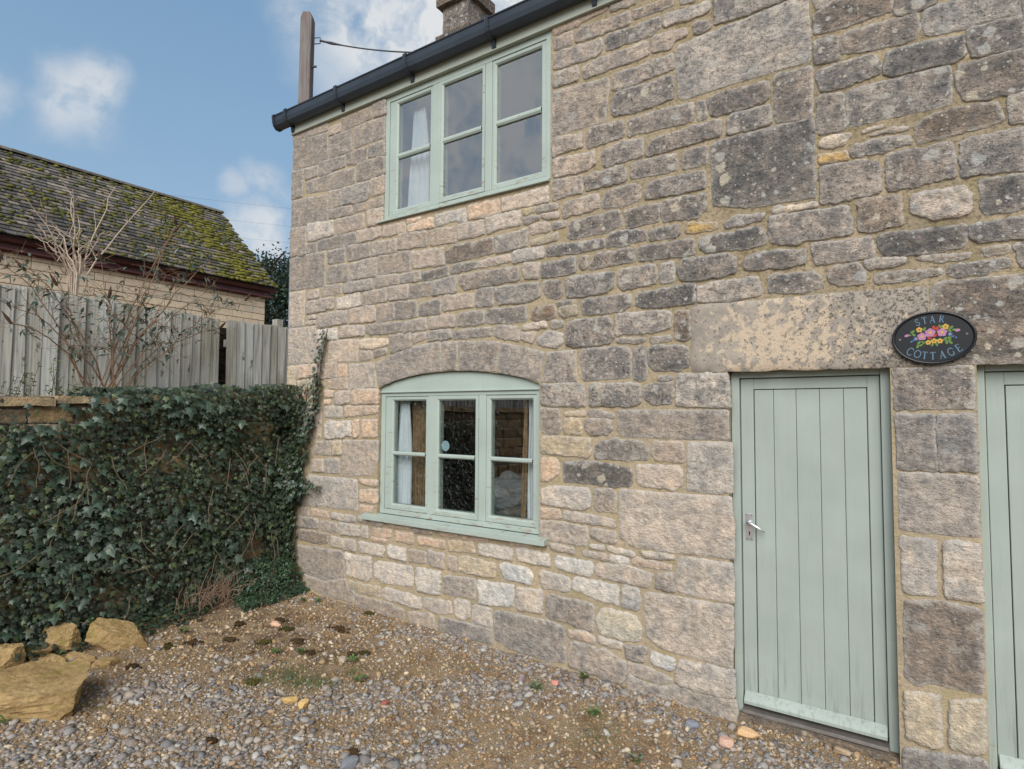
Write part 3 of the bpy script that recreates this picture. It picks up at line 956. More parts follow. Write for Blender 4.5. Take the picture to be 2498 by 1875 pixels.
b -1477,4514 -1445,4522 -1228,4502 -1228,4447 -1316,4433 -1346,4393 -1468,4412
g -1185,4499 -1164,4514 -1067,4500 -1068,4437 -1181,4434
b -2271,4645 -2239,4681 -1866,4655 -1850,4574 -1906,4534 -2170,4543 -2274,4556
g -1830,4642 -1811,4670 -1599,4649 -1418,4652 -1414,4579 -1464,4542 -1820,4544
lb -1387,4631 -1370,4652 -1225,4637 -1070,4626 -1071,4567 -1138,4548 -1378,4566 -1387,4595
bg -1626,4761 -1608,4773 -1334,4759 -1316,4724 -1325,4694 -1597,4705
bg -2078,4762 -2058,4800 -1650,4775 -1630,4733 -1640,4683 -2014,4692 -2072,4703
b -2272,4801 -2105,4808 -2105,4715 -2125,4696 -2266,4699
bo -2278,4895 -1821,4883 -1813,4857 -1992,4846 -2103,4826 -2272,4826
b -1788,4882 -1698,4876 -1600,4868 -1590,4818 -1788,4832
b -1267,4704 -1182,4697 -1173,4667 -1258,4682
D -1077,3640 -1044,3662 -906,3669 -667,3667 -466,3656 -462,3171 -857,3185 -1065,3242 -1072,3397
g -680,3977 -662,3988 -482,3985 -468,3957 -473,3665 -673,3688 -683,3739
gl -460,4400 -329,4365 -337,4328 -432,4318
kg -459,4293 -411,4315 -241,4344 -59,4269 -58,4168 -245,4159 -455,4169
d -46,4152 -33,4213 -31,4274 161,4195 148,4136 67,4123 -16,4126
dg -455,4130 -380,4131 -327,4111 -333,3971 -451,3982
g -315,4095 -286,4124 59,4108 66,4017 44,3961 -120,3967 -313,4003
lg 83,4069 103,4114 295,4126 519,4055 516,3934 345,3958 262,3939 105,3961 80,4020
gd -445,3925 -425,3943 -184,3952 -135,3916 -114,3863 -118,3822 -285,3798 -426,3799
D -103,3859 -83,3936 121,3930 260,3902 266,3796 203,3774 -61,3788 -97,3807
gd 274,3925 290,3934 515,3925 511,3766 313,3772 292,3779
d 222,3722 241,3751 392,3749 510,3749 504,3530 333,3534 259,3546 228,3615
g -291,3750 -272,3776 -62,3770 196,3767 205,3713 196,3547 -6,3548 -289,3555
gd -448,3758 -428,3780 -307,3763 -301,3547 -438,3544
kg 38,3466 81,3505 224,3522 390,3508 413,3412 407,3396 220,3377 50,3367 39,3387
g 433,3502 448,3525 504,3528 499,3357 440,3373
p -432,3500 -405,3524 -292,3518 -266,3503 -305,3455 -393,3454 -439,3473
p -218,3513 -119,3520 -119,3507 -212,3498
b -186,3474 -69,3488 3,3476 8,3461 -131,3469
g -282,3407 -259,3440 -113,3444 13,3422 16,3387 -102,3365 -273,3366
Y -443,3424 -294,3410 -288,3366 -434,3369
g -438,3336 -408,3348 -229,3341 -148,3314 -127,3256 -133,3134 -292,3121 -438,3123
g -102,3332 -84,3343 185,3341 201,3322 208,3147 102,3142 -100,3127
dg 229,3329 241,3337 499,3340 492,3117 323,3142 235,3134
d 307,3108 492,3101 487,2925 421,2917 329,2921 311,2957
bl 8,3085 101,3095 245,3086 266,3046 269,2952 209,2928 97,2938 6,2994
kg -246,3092 -227,3111 -42,3099 -37,2929 -206,2914 -249,2925
p -692,3140 -462,3143 -455,3117 -689,3114
g -730,3090 -706,3101 -294,3086 -277,2949 -284,2920 -663,2911 -728,3035
d 258,2861 289,2876 486,2888 482,2771 391,2776 288,2783 262,2815
D -155,2881 -137,2892 96,2889 245,2877 245,2790 226,2765 92,2750 -114,2770 -150,2816
bg -491,2873 -472,2894 -189,2886 -171,2831 -178,2768 -338,2765 -472,2768
lg -221,2749 -177,2758 -32,2748 -21,2717 -117,2701 -203,2701
g 23,2729 46,2744 268,2728 257,2705 125,2696
by 303,2744 415,2746 414,2716 323,2699
g 438,2749 482,2749 478,2614 450,2664
d 159,2654 175,2679 408,2674 417,2642 309,2609 201,2609 161,2628
g -182,2647 -154,2673 129,2661 139,2638 31,2616 -173,2612
bk -405,2721 -365,2746 -255,2746 -212,2669 -219,2625 -341,2624 -399,2654
p -1218,2570 -1183,2595 -920,2586 -213,2580 62,2569 66,2420 61,2144 -104,2143 -926,2149 -1215,2154
gk 83,2565 123,2592 412,2583 477,2585 465,2145 259,2142 75,2145
g -97,2127 254,2134 255,1916 -93,1905
g -91,1877 81,1882 90,1579 -86,1579
g 94,1878 257,1886 259,1582 100,1578
gl -86,1558 97,1566 261,1559 256,1250 73,1250 -86,1253
l -84,1214 71,1213 67,927 -74,914
l 106,1214 260,1219 260,926 110,922
kg -74,875 48,897 257,889 258,651 248,464 146,457 37,465 -31,431 -81,471
ly -85,387 -67,392 71,411 75,148 29,127 -77,147
ly 114,400 255,434 256,179 207,151 108,158
gd -92,94 84,116 253,138 254,76 -95,-34
y -2168,2714 -2080,2720 -2079,2696 -2156,2689
l -701,3151 -656,3159 -657,3114 -698,3114
d -732,3067 -713,3096 -657,3094 -660,2917 -708,2941 -729,2993
g -2235,2721 -2123,2729 -2123,2700 -2224,2695
b -2751,829 -2639,818 -2638,733 -2750,738"""
TONES = {'g': (145, 138, 132), 'd': (124, 119, 115), 'D': (110, 107, 104), 'b': (170, 158, 147), 'l': (186, 178, 169), 'w': (198, 195, 190),
         'o': (196, 173, 152), 'y': (184, 170, 138), 'p': (200, 185, 166), 'k': (126, 112, 98), 'Y': (192, 162, 108)}


def stone_geo(poly, h, seed, rough=0.004, flatness=1.0, grow=0.008):
    """a cut or rubble stone on the wall face: outline (x,z), proud of y=0 by h"""
    P = [Vector(p) for p in poly]
    if sum(P[i].x * P[(i + 1) % len(P)].y - P[(i + 1) % len(P)].x * P[i].y for i in range(len(P))) < 0:
        P.reverse()
    Q = []
    for i in range(len(P)):                         # knock the corners off
        a, b = P[i], P[(i + 1) % len(P)]
        l = (b - a).length
        c = min(0.008, l * 0.2) / max(l, 1e-6)
        Q += [a.lerp(b, c), a.lerp(b, 1 - c)]
    per = sum((Q[i] - Q[(i + 1) % len(Q)]).length for i in range(len(Q)))
    step = max(0.012, per / 70)
    O = []
    for i in range(len(Q)):
        a, b = Q[i], Q[(i + 1) % len(Q)]
        n = max(1, int((b - a).length / step))
        O += [a.lerp(b, k / n) for k in range(n)]
    n = len(O)
    N = []
    for i in range(n):
        d = (O[(i + 1) % n] - O[i - 1])
        d.normalize()
        N.append(Vector((-d.y, d.x)))               # inward (ccw)
    J = []
    for i in range(n):
        e = rough * (0.7 * noise.noise(Vector((O[i].x * 13, O[i].y * 13, seed))) + 0.75 * noise.noise(Vector((O[i].x * 38, O[i].y * 38, seed + 5))) + 0.45 * noise.noise(Vector((O[i].x * 95, O[i].y * 95, seed + 9))))
        J.append(O[i] + N[i] * (e - grow))
    xs_, zs_ = [p.x for p in J], [p.y for p in J]
    w = min(max(xs_) - min(xs_), max(zs_) - min(zs_))
    i1, i2 = min(0.005, w * 0.08), min(0.014, w * 0.16)
    sn = lambda p, f, k: noise.noise(Vector((p.x * f, p.y * f * 1.6, seed + k)))
    relief = lambda p: -h * (1.0 + flatness * (0.30 * sn(p, 8, 4) + 0.34 * sn(p, 20, 6) + 0.16 * sn(p, 44, 8)))
    V, rim = [], []
    rings = []
    for lev in range(3):
        ring = []
        for i in range(n):
            if lev == 0:
                p, y, r = J[i], 0.012, 1
            elif lev == 1:
                p, y, r = J[i], -h * (0.20 + 0.15 * sn(J[i], 30, 2)), 1
            else:
                p = J[i] + N[i] * i1 * (0.8 + 0.6 * sn(J[i], 22, 9)); y = -h * (0.80 + 0.25 * sn(J[i], 16, 3)); r = 1.0
            ring.append(len(V))
            V.append((p.x, y, p.y))
            rim.append(r)
        rings.append(ring)
    F = []
    for a, b in zip(rings[:-1], rings[1:]):
        for i in range(n):
            j = (i + 1) % n
            F.append((a[i], a[j], b[j], b[i]))
    edge = [Vector((V[k][0], V[k][2])) for k in rings[2]]
    pts_ = list(edge)
    sp = max(0.020, (max(xs_) - min(xs_)) / 26, (max(zs_) - min(zs_)) / 16)
    gz_ = min(zs_) + sp * 0.4
    rowi = 0
    while gz_ < max(zs_):
        gx_ = min(xs_) + sp * (0.3 + 0.5 * (rowi % 2))
        while gx_ < max(xs_):
            q = Vector((gx_ + sp * 0.3 * sn(Vector((gx_, gz_)), 60, 1), gz_ + sp * 0.3 * sn(Vector((gx_, gz_)), 60, 2)))
            ins = False
            for i in range(n):
                a, b = edge[i - 1], edge[i]
                if (a.y > q.y) != (b.y > q.y) and q.x < (b.x - a.x) * (q.y - a.y) / (b.y - a.y) + a.x:
                    ins = not ins
            if ins and min((q - e).length_squared for e in edge) > (sp * 0.42) ** 2:
                pts_.append(q)
            gx_ += sp
        gz_ += sp
        rowi += 1
    res = delaunay_2d_cdt(pts_, [], [list(range(n))], 1, 1e-7)
    vm = []
    for k, p in enumerate(res[0]):
        o_ = res[3][k]
        if o_ and o_[0] < n:
            vm.append(rings[2][o_[0]])
        else:
            dm = min((p - e).length for e in edge)
            e_ = min(1.0, dm / max(i2, 1e-6))
            vm.append(len(V))
            V.append((p.x, relief(p) * (0.80 + 0.20 * e_), p.y))
            rim.append(max(0.0, 1 - dm / 0.016))
    for f in res[2]:
        F.append(tuple(vm[k] for k in f))
    return V, F, rim


def area(P):
    return abs(0.5 * sum(P[i][0] * P[(i + 1) % len(P)][1] - P[(i + 1) % len(P)][0] * P[i][1] for i in range(len(P))))


SL = []
for ln in STONES.strip().split('\n'):
    c, *p = ln.split()
    P = [tuple(float(v) / 1000 for v in q.split(',')) for q in p]
    if area(P) > 0.1 and min(p[0] for p in P) > 0.05 and 2.3 < sum(p[1] for p in P) / len(P) < 2.5:
        P = [(1.27 if p[0] > 0.4 else p[0], p[1]) for p in P]       # the right lintel spans the second door
    SL.append((c, P))
# the wall runs on to the right of the window of view: rubble courses of the same kind
rr = random.Random(5)
fill = []
z = 2.62
while z < EAVE - 0.1:
    hh = rr.uniform(0.11, 0.19)
    hh = min(hh, EAVE - 0.03 - z)
    x = 0.50
    while x < X1 - 0.1:
        ww = rr.uniform(0.18, 0.42)
        x2 = min(x + ww, X1 - 0.01)
        j = lambda: rr.uniform(-0.012, 0.012)
        fill.append((rr.choice(['g', 'd', 'dg', 'bg', 'kg']), [(x + 0.01, z + 0.01 + j()), (x2 - 0.01, z + 0.01 + j()), (x2 - 0.01 + j(), z + hh - 0.01 + j()), (x + 0.01 + j(), z + hh - 0.01 + j())]))
        x = x2
    z += hh
z = -0.1
while z < 2.5:
    hh = rr.uniform(0.14, 0.24)
    x = 1.14
    while x < X1 - 0.1:
        ww = rr.uniform(0.2, 0.45)
        x2 = min(x + ww, X1 - 0.01)
        fill.append((rr.choice(['g', 'l', 'lg', 'bg']), [(x + 0.01, z + 0.01), (x2 - 0.01, z + 0.01), (x2 - 0.01, z + hh - 0.01), (x + 0.01, z + hh - 0.01)]))
        x = x2
    z += hh
# upper courses running on above and right of the traced stones, up to the fascia
z = 4.10
while z < EAVE - 0.10:
    hh = min(rr.uniform(0.12, 0.17), EAVE - 0.03 - z)
    x = max(-1.45, -1.66 + (4.87 - z) / 0.87 * 2.17 + 0.30)
    while x < 0.48:
        x2 = min(x + rr.uniform(0.2, 0.4), 0.49)
        if x2 - x > 0.05:
            j = lambda: rr.uniform(-0.008, 0.008)
            fill.append((rr.choice(['g', 'bg', 'dg', 'd']), [(x + 0.009, z + 0.008 + j()), (x2 - 0.009, z + 0.008 + j()), (x2 - 0.009, z + hh - 0.008 + j()), (x + 0.009, z + hh - 0.008 + j())]))
        x = x2
    z += hh


def tone_of(code, seed, x, z):
    r = random.Random(seed)
    cs = [s2l(*TONES[c]) for c in code]
    c = [sum(v[i] for v in cs) / len(cs) for i in range(3)]
    c = [c[0] * 1.04, c[1] * 1.055, c[2] * 1.08]
    if z < 2.15 and x < -0.9:                      # the foot of the wall kept its honey colour
        c = [c[0] * 1.14, c[1] * 1.13, c[2] * 1.10]
    elif x < -2.3:
        c = [c[0] * 1.17, c[1] * 1.16, c[2] * 1.13]
    k = r.uniform(0.88, 1.10)
    wt = r.uniform(-0.03, 0.03)
    c = [c[0] * k * (1 + wt), c[1] * k, c[2] * k * (1 - wt)]
    li = {'d': 0.75, 'D': 0.9, 'g': 0.5, 'k': 0.6, 'b': 0.2, 'l': 0.22, 'w': 0.12, 'o': 0.05, 'y': 0.2, 'p': 0.35, 'Y': 0.1}
    a = sum(li[q] for q in code) / len(code)
    if x > -2.3 and z > 2.0:
        a += 0.42
    if x < -3.5:
        a *= 0.6
    return (c[0], c[1], c[2], min(1.0, a))


order = sorted(range(len(SL)), key=lambda i: -area(SL[i][1]))
keep = set(order[:300])
rest = MB()
rtone, rrim = [], []
for i, (code, P) in enumerate(SL):
    A = area(P)
    cx = sum(p[0] for p in P) / len(P)
    cz = sum(p[1] for p in P) / len(P)
    big = A > 0.085
    rnd = random.Random(i)
    h = rnd.uniform(0.004, 0.007) if big else rnd.uniform(0.006, 0.015)
    if 'F' == code:
        h = 0.01
    tight = A > 0.035 and -4.3 < cx < -2.1 and 2.1 < cz < 2.46       # the arch ring has hairline joints
    if tight:
        h = 0.007 + 0.003 * (i % 2)
    V, F, rim = stone_geo(P, h, i * 3.7, 0.003 if tight else 0.006 if big else 0.011, 0.7 if big else 1.25, -0.0015 if tight else 0.005 if big else 0.008)
    tn = tone_of(code, i, cx, cz)
    if i in keep:
        so = obj('stone', V, F, M['lintel'] if (A > 0.4 and 2.1 < cz < 2.5 and cx < 0) else M['stone'], wall, smooth=True, tone=tn, rim=rim)
        nq = sum(1 for f in F if len(f) == 4)
        sm_ = np.ones(len(so.data.polygons), dtype=bool)
        sm_[:nq] = False
        so.data.polygons.foreach_set('use_smooth', sm_)
    else:
        rest.add(V, F); rtone += [tn] * len(V); rrim += rim
for i, (code, P) in enumerate(fill):
    V, F, rim = stone_geo(P, 0.016, 900 + i * 2.1)
    rest.add(V, F)
    rtone += [tone_of(code, 900 + i, 1, 3)] * len(V)
    rrim += rim
rest.build('small_stones', M['stone'], wall, smooth=True, tone=rtone, rim=rrim, kind='stuff')

# --- roof, fascia, gutter
roof = MB()
tr_, rk = [], random.Random(3)
slope = (RZ - 5.05) / (RY + 0.16)
for side in (0, 1):
    ncr = 14
    for r_ in range(ncr):
        f0, f1 = r_ / ncr, (r_ + 1.25) / ncr
        ya, yb = -0.12 + (RY + 0.12) * f0, -0.12 + (RY + 0.12) * min(f1, 1.0)
        za, zb = 5.09 + (RZ - 5.0) * f0, 5.09 + (RZ - 5.0) * min(f1, 1.0) - 0.02
        if side:
            ya, yb = 4.5 - ya, 4.5 - yb
        roof.add([(X0 - 0.04, ya, za), (X1, ya, za), (X1, yb, zb), (X0 - 0.04, yb, zb), (X0 - 0.04, ya, za - 0.025), (X1, ya, za - 0.025), (X1, yb, zb - 0.025), (X0 - 0.04, yb, zb - 0.025)], BOXF)
roof.build('roof', M['slab'], cottage, tone=s2l(112, 102, 94))
box('fascia', X0 - 0.005, X1, -0.035, 0.03, 4.885, 5.06, M['fascia'], cottage, wear=0.35, bevel=0.002)
prof = [(-0.035, 5.095), (-0.035, 4.985), (-0.055, 4.962), (-0.105, 4.962), (-0.132, 4.99), (-0.142, 5.03), (-0.142, 5.085), (-0.150, 5.09), (-0.150, 5.10), (-0.135, 5.10), (-0.135, 5.03), (-0.1, 4.975), (-0.06, 4.975), (-0.042, 5.0), (-0.042, 5.095)]
GX0 = -5.70


def sweep_x(prof, xa, xb):
    n = len(prof)
    V = [(xa, y, z) for y, z in prof] + [(xb, y, z) for y, z in prof]
    F = [tuple(range(n)), tuple(range(n, 2 * n))[::-1]] + [(i, (i + 1) % n, n + (i + 1) % n, n + i) for i in range(n)]
    return V, F


V, F = sweep_x(prof, GX0, X1)
gut = obj('gutter', V, F, M['gutter'], cottage)
solid = [(-0.033, 5.098), (-0.033, 4.983), (-0.055, 4.958), (-0.105, 4.958), (-0.136, 4.99), (-0.148, 5.03), (-0.156, 5.09), (-0.154, 5.106)]
V, F = sweep_x(solid, GX0 - 0.022, GX0 + 0.008)
obj('end_cap', V, F, M['gutter'], gut, bevel=0.003)
strap = [(-0.031, 5.03), (-0.031, 4.90), (-0.045, 4.90), (-0.06, 4.955), (-0.107, 4.955), (-0.139, 4.99), (-0.151, 5.03), (-0.158, 5.09), (-0.156, 5.112), (-0.135, 5.112), (-0.135, 5.03)]
for bxp in (-5.50, -4.69, -3.74, -2.82, -1.9, -0.98, -0.05, 0.9):
    V, F = sweep_x(strap, bxp - 0.018, bxp + 0.018)
    obj('bracket', V, F, M['gutter'], gut, bevel=0.002)
V, F = tubev([(-5.595, 0.05, -0.02), (-5.595, 0.05, 3.5)], 0.026, 12)
obj('drainpipe', V, F, M['pipe'], cottage, smooth=True)

# --- chimney
CX0, CX1, CY0, CY1 = -5.19, -4.73, 2.0, 2.46
chim = empty('chimney', (-4.96, 2.23, 6.2), parent=cottage)
ctone = s2l(128, 122, 118) + (0.9,)


def rough_box(name, x0, x1, y0, y1, z0, z1, parent, tone, amp=0.006, mat='chimney', div=6, **kw):
    bm = bmesh.new()
    bmesh.ops.create_cube(bm, size=1.0)
    bmesh.ops.subdivide_edges(bm, edges=bm.edges[:], cuts=div, use_grid_fill=True)
    cx, cy, cz = (x0 + x1) / 2, (y0 + y1) / 2, (z0 + z1) / 2
    V, F = [], []
    for v in bm.verts:
        p = Vector((cx + v.co.x * (x1 - x0), cy + v.co.y * (y1 - y0), cz + v.co.z * (z1 - z0)))
        nn = noise.noise_vector(p * 9 + Vector((3, 7, 1)))
        V.append(tuple(p + nn * amp))
    for f in bm.faces:
        F.append(tuple(v.index for v in f.verts))
    bm.free()
    return obj(name, V, F, M[mat], parent, smooth=False, tone=tone, rim=0.0, **kw)


zc = 6.1
rc = random.Random(9)
for hh in (0.40, 0.36):
    rough_box('stone', CX0 + rc.uniform(-.004, .004), CX1, CY0, CY1, zc, zc + hh - 0.006, chim, s2l(140, 128, 120) + (0.6,))
    zc += hh
rough_box('drip_band', CX0 - 0.06, CX1 + 0.06, CY0 - 0.06, CY1 + 0.06, zc, zc + 0.085, chim, s2l(104, 96, 88) + (0.8,))
zc += 0.085
for hh in (0.215, 0.20):
    rough_box('stone', CX0 + 0.012, CX0 + 0.26, CY0 + 0.012, CY1 - 0.012, zc, zc + hh - 0.005, chim, ctone)
    rough_box('stone', CX0 + 0.264, CX1 - 0.012, CY0 + 0.012, CY1 - 0.012, zc, zc + hh - 0.005, chim, ctone)
    zc += hh
rough_box('cap', CX0 - 0.055, CX1 + 0.055, CY0 - 0.055, CY1 + 0.055, zc, zc + 0.16, chim, s2l(110, 100, 92) + (0.8,))
rough_box('cap_course', CX0, CX1, CY0, CY1, zc + 0.16, zc + 0.3, chim, ctone)

# --- windows
def ringv(x0, x1, z0, z1, ix0, ix1, iz0, iz1, yf, yb, lip):
    """a rectangular frame: outer rect, inner opening, front yf, back yb, chamfer lip at the inner edge"""
    o = [(x0, z0), (x1, z0), (x1, z1), (x0, z1)]
    c = [(ix0 - lip, iz0 - lip), (ix1 + lip, iz0 - lip), (ix1 + lip, iz1 + lip), (ix0 - lip, iz1 + lip)]
    i = [(ix0, iz0), (ix1, iz0), (ix1, iz1), (ix0, iz1)]
    V = [(x, yb, z) for x, z in o] + [(x, yf, z) for x, z in o] + [(x, yf, z) for x, z in c] + [(x, yf + lip, z) for x, z in i] + [(x, yb, z) for x, z in i]
    F = []
    for a in range(4):
        for k in range(4):
            j = (k + 1) % 4
            F.append((a * 4 + k, a * 4 + j, (a + 1) * 4 + j, (a + 1) * 4 + k))
    for k in range(4):
        j = (k + 1) % 4
        F.append((16 + k, 16 + j, j, k))
    return V, F


def window(name, fx0, fx1, fz0, fz1, cols, rows, yf, mull, sill, opens):
    w_ = empty(name, ((fx0 + fx1) / 2, yf, fz0), parent=cottage)
    jamb = 0.052
    P = M['paint']
    box('jamb', fx0, fx0 + jamb, yf, yf + 0.10, fz0, fz1, P, w_, wear=0.30, bevel=0.003)
    box('jamb', fx1 - jamb * 0.85, fx1, yf, yf + 0.10, fz0, fz1, P, w_, wear=0.30, bevel=0.003)
    box('head', fx0 + jamb, fx1 - jamb * 0.85, yf + 0.001, yf + 0.10, cols_top(rows) + 0.042, fz1, P, w_, wear=0.2, bevel=0.003)
    zb = rows[0][0] - 0.05
    box('bottom_rail', fx0 + jamb, fx1 - jamb * 0.85, yf + 0.002, yf + 0.10, fz0, zb - 0.004, P, w_, wear=0.9, bevel=0.003)
    for mx0, mx1 in mull:
        box('mullion', mx0, mx1, yf + 0.003, yf + 0.10, zb - 0.004, cols_top(rows) + 0.042, P, w_, wear=0.35, bevel=0.004)
    for ci, (gx0, gx1) in enumerate(cols):
        lft = fx0 + jamb if ci == 0 else mull[ci - 1][1]
        rgt = fx1 - jamb * 0.85 if ci == len(cols) - 1 else mull[ci][0]
        ys = yf + (0.0 if ci in opens else 0.010)
        V, F = ringv(lft + 0.002, rgt - 0.002, zb, cols_top(rows) + 0.040, gx0, gx1, rows[0][0], rows[-1][1], ys, yf + 0.075, 0.013)
        wv = [0.85 if v[2] < rows[0][0] + 0.01 else 0.30 for v in V]
        obj('casement', V, F, P, w_, wear=wv, bevel=0.0015)
        for ri in range(len(rows) - 1):
            za, zb2 = rows[ri][1], rows[ri + 1][0]
            zc_ = (za + zb2) / 2
            V = [(gx0, ys + 0.012, za), (gx1, ys + 0.012, za), (gx0, ys + 0.002, zc_ - 0.008), (gx1, ys + 0.002, zc_ - 0.008), (gx0, ys + 0.002, zc_ + 0.008), (gx1, ys + 0.002, zc_ + 0.008), (gx0, ys + 0.012, zb2), (gx1, ys + 0.012, zb2), (gx0, ys + 0.05, zb2), (gx1, ys + 0.05, zb2), (gx0, ys + 0.05, za), (gx1, ys + 0.05, za)]
            F = [(0, 1, 3, 2), (2, 3, 5, 4), (4, 5, 7, 6), (6, 7, 9, 8), (8, 9, 11, 10), (10, 11, 1, 0)]
            obj('glazing_bar', V, F, P, w_, wear=0.7)
        for za, zb2 in rows:
            box('pane', gx0 - 0.006, gx1 + 0.006, ys + 0.026, ys + 0.030, za - 0.006, zb2 + 0.006, M['glass_up'] if fz0 > 3 else M['glass'], w_)
    sx0, sx1, sz0, sz1, sy = sill
    V = [(sx0, sy, sz0), (sx1, sy, sz0), (sx1, sy, sz1 - 0.012), (sx0, sy, sz1 - 0.012), (sx0, yf - 0.001, sz1 + 0.002), (sx1, yf - 0.001, sz1 + 0.002), (sx0, yf - 0.001, sz0), (sx1, yf - 0.001, sz0)]
    F = [(0, 1, 2, 3), (3, 2, 5, 4), (4, 5, 7, 6), (6, 7, 1, 0), (0, 3, 4, 6), (1, 7, 5, 2)]
    obj('sill', V, F, P, w_, wear=0.75, bevel=0.003)
    return w_


def cols_top(rows):
    return rows[-1][1]


uw = window('upper_window', -4.13, -2.30, 3.70, 4.884, [(-3.975, -3.575), (-3.410, -2.985), (-2.835, -2.400)], [(3.782, 4.264), (4.312, 4.790)], 0.006,
            [(-3.535, -3.452), (-2.945, -2.876)], (-4.20, -2.305, 3.672, 3.70, -0.03), (1,))
lw = window('lower_window', -4.156, -2.396, 0.945, 2.067, [(-4.010, -3.612), (-3.450, -3.050), (-2.893, -2.488)], [(1.042, 1.484), (1.520, 1.985)], 0.035,
            [(-3.570, -3.515), (-3.008, -2.934)], (-4.31, -2.317, 0.884, 0.940, -0.06), (1,))
pts = [(-4.153, 2.0672)] + [(x, z - 0.004) for x, z in reversed(arch[1:-1])] + [(-2.399, 2.0672)]
V, F = extrude_poly(pts[::-1], 0.03, 0.13)
obj('arch_panel', V, F, M['paint'], lw, wear=0.45, bevel=0.002)
box('panel_bead', -4.150, -2.402, 0.018, 0.033, 2.060, 2.074, M['paint'], lw, wear=0.4, bevel=0.003)
for hx, hz in ((-2.955, 4.62), (-2.958, 3.98)):
    V, F = tubev([(hx, 0.004, hz - 0.035), (hx, 0.004, hz + 0.035)], 0.006, 8)
    obj('hinge', V, F, M['paint'], uw, wear=1.0)
for hx, hz in ((-3.006, 1.86), (-3.010, 1.14)):
    V, F = tubev([(hx, 0.034, hz - 0.03), (hx, 0.034, hz + 0.03)], 0.005, 8)
    obj('hinge', V, F, M['paint'], lw, wear=0.6)
# round sticker inside the middle pane
V = [(-3.392 + 0.045 * math.cos(a * math.pi / 16), 0.0672, 1.590 + 0.045 * math.sin(a * math.pi / 16)) for a in range(32)]
V += [(x, 0.0688, z) for x, y, z in V]
obj('sticker', V, [tuple(range(32)), tuple(range(32, 64))[::-1]] + [(i, (i + 1) % 32, 32 + (i + 1) % 32, 32 + i) for i in range(32)], M['sticker'], None,
    label='small round pale sticker on the middle pane of the lower window', cat='sticker')

# --- rooms behind the glass
def room(name, x0, x1, y0, y1, z0, z1, mat):
    V = boxv(x0, x1, y0, y1, z0, z1)
    obj(name, V, [f for i, f in enumerate(BOXF) if i != 2], mat, cottage)


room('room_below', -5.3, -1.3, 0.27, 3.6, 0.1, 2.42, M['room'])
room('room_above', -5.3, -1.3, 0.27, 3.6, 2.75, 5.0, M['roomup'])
box('inner_sill', -4.15, -2.40, 0.14, 0.30, 0.94, 0.965, M['teal'], lw)
box('inner_reveal', -4.1545, -4.13, 0.137, 0.30, 0.97, 2.06, M['ochre'], lw)


def curtain(name, label, x0a, x1a, x0b, x1b, z0, z1, y, mat, folds=5, amp=0.025):
    """hanging cloth: top edge x0a..x1a, bottom edge x0b..x1b"""
    nu, nv = folds * 8, 14
    V, F = [], []
    for j in range(nv + 1):
        v = j / nv
        for i in range(nu + 1):
            u = i / nu
            e = v ** 0.7
            xa, xb = x0a + (x0b - x0a) * e, x1a + (x1b - x1a) * e
            V.append((xa + (xb - xa) * u, y + amp * (0.35 + 0.65 * v) * math.sin(u * folds * 2 * math.pi + 0.6 * math.sin(3 * v)) + 0.006 * math.sin(v * 7 + u * 5), z1 + (z0 - z1) * v))
    for j in range(nv):
        for i in range(nu):
            a = j * (nu + 1) + i
            F.append((a, a + 1, a + nu + 2, a + nu + 1))
    o = obj(name, V, F, mat, None, smooth=True, label=label, cat='curtain')
    s = o.modifiers.new('thickness', 'SOLIDIFY')
    s.thickness = 0.003


curtain('curtain', 'white curtain gathered at the left of the upper window', -3.89, -3.74, -3.97, -3.66, 3.72, 4.74, 0.14, M['curtain'], 4, 0.03)
curtain('curtain', 'sliver of white curtain at the right edge of the upper window', -2.40, -2.33, -2.42, -2.33, 3.72, 4.8, 0.15, M['curtain'], 2, 0.012)
curtain('curtain', 'white curtain behind the left pane of the lower window', -4.02, -3.90, -4.10, -3.86, 0.97, 2.0, 0.15, M['curtain'], 3, 0.022)
curtain('patterned_curtain', 'brown patterned curtain beside the white one in the lower left pane', -3.92, -3.70, -3.90, -3.73, 0.97, 2.04, 0.19, M['lace'], 5, 0.02)
curtain('curtain', 'white curtain at the right edge of the lower window', -2.59, -2.46, -2.605, -2.46, 0.97, 2.04, 0.16, M['curtain'], 2, 0.02)
curtain('patterned_curtain', 'narrow brown curtain edge beside white cloth in the lower right pane', -2.625, -2.595, -2.66, -2.61, 0.97, 2.04, 0.15, M['lace'], 2, 0.010)
# crumpled plastic behind the right pane
bm = bmesh.new()
bmesh.ops.create_icosphere(bm, subdivisions=4, radius=1)
V, F = [], []
for v in bm.verts:
    p = v.co.copy()
    k = 1 + 0.22 * noise.noise(p * 2.2) + 0.10 * noise.noise(p * 6) + 0.05 * noise.noise(p * 15)
    V.append((-3.12 + p.x * 0.30 * k, 0.72 + p.y * 0.18 * k, 1.12 + p.z * 0.20 * k))
F = [tuple(v.index for v in f.verts) for f in bm.faces]
bm.free()
obj('plastic_bag', V, F, M['bag'], None, label='crumpled white plastic bag inside the lower window behind the right pane', cat='bag')
box('window_shelf', -3.5, -2.42, 0.30, 0.85, 0.93, 0.955, M['teal'], cottage)


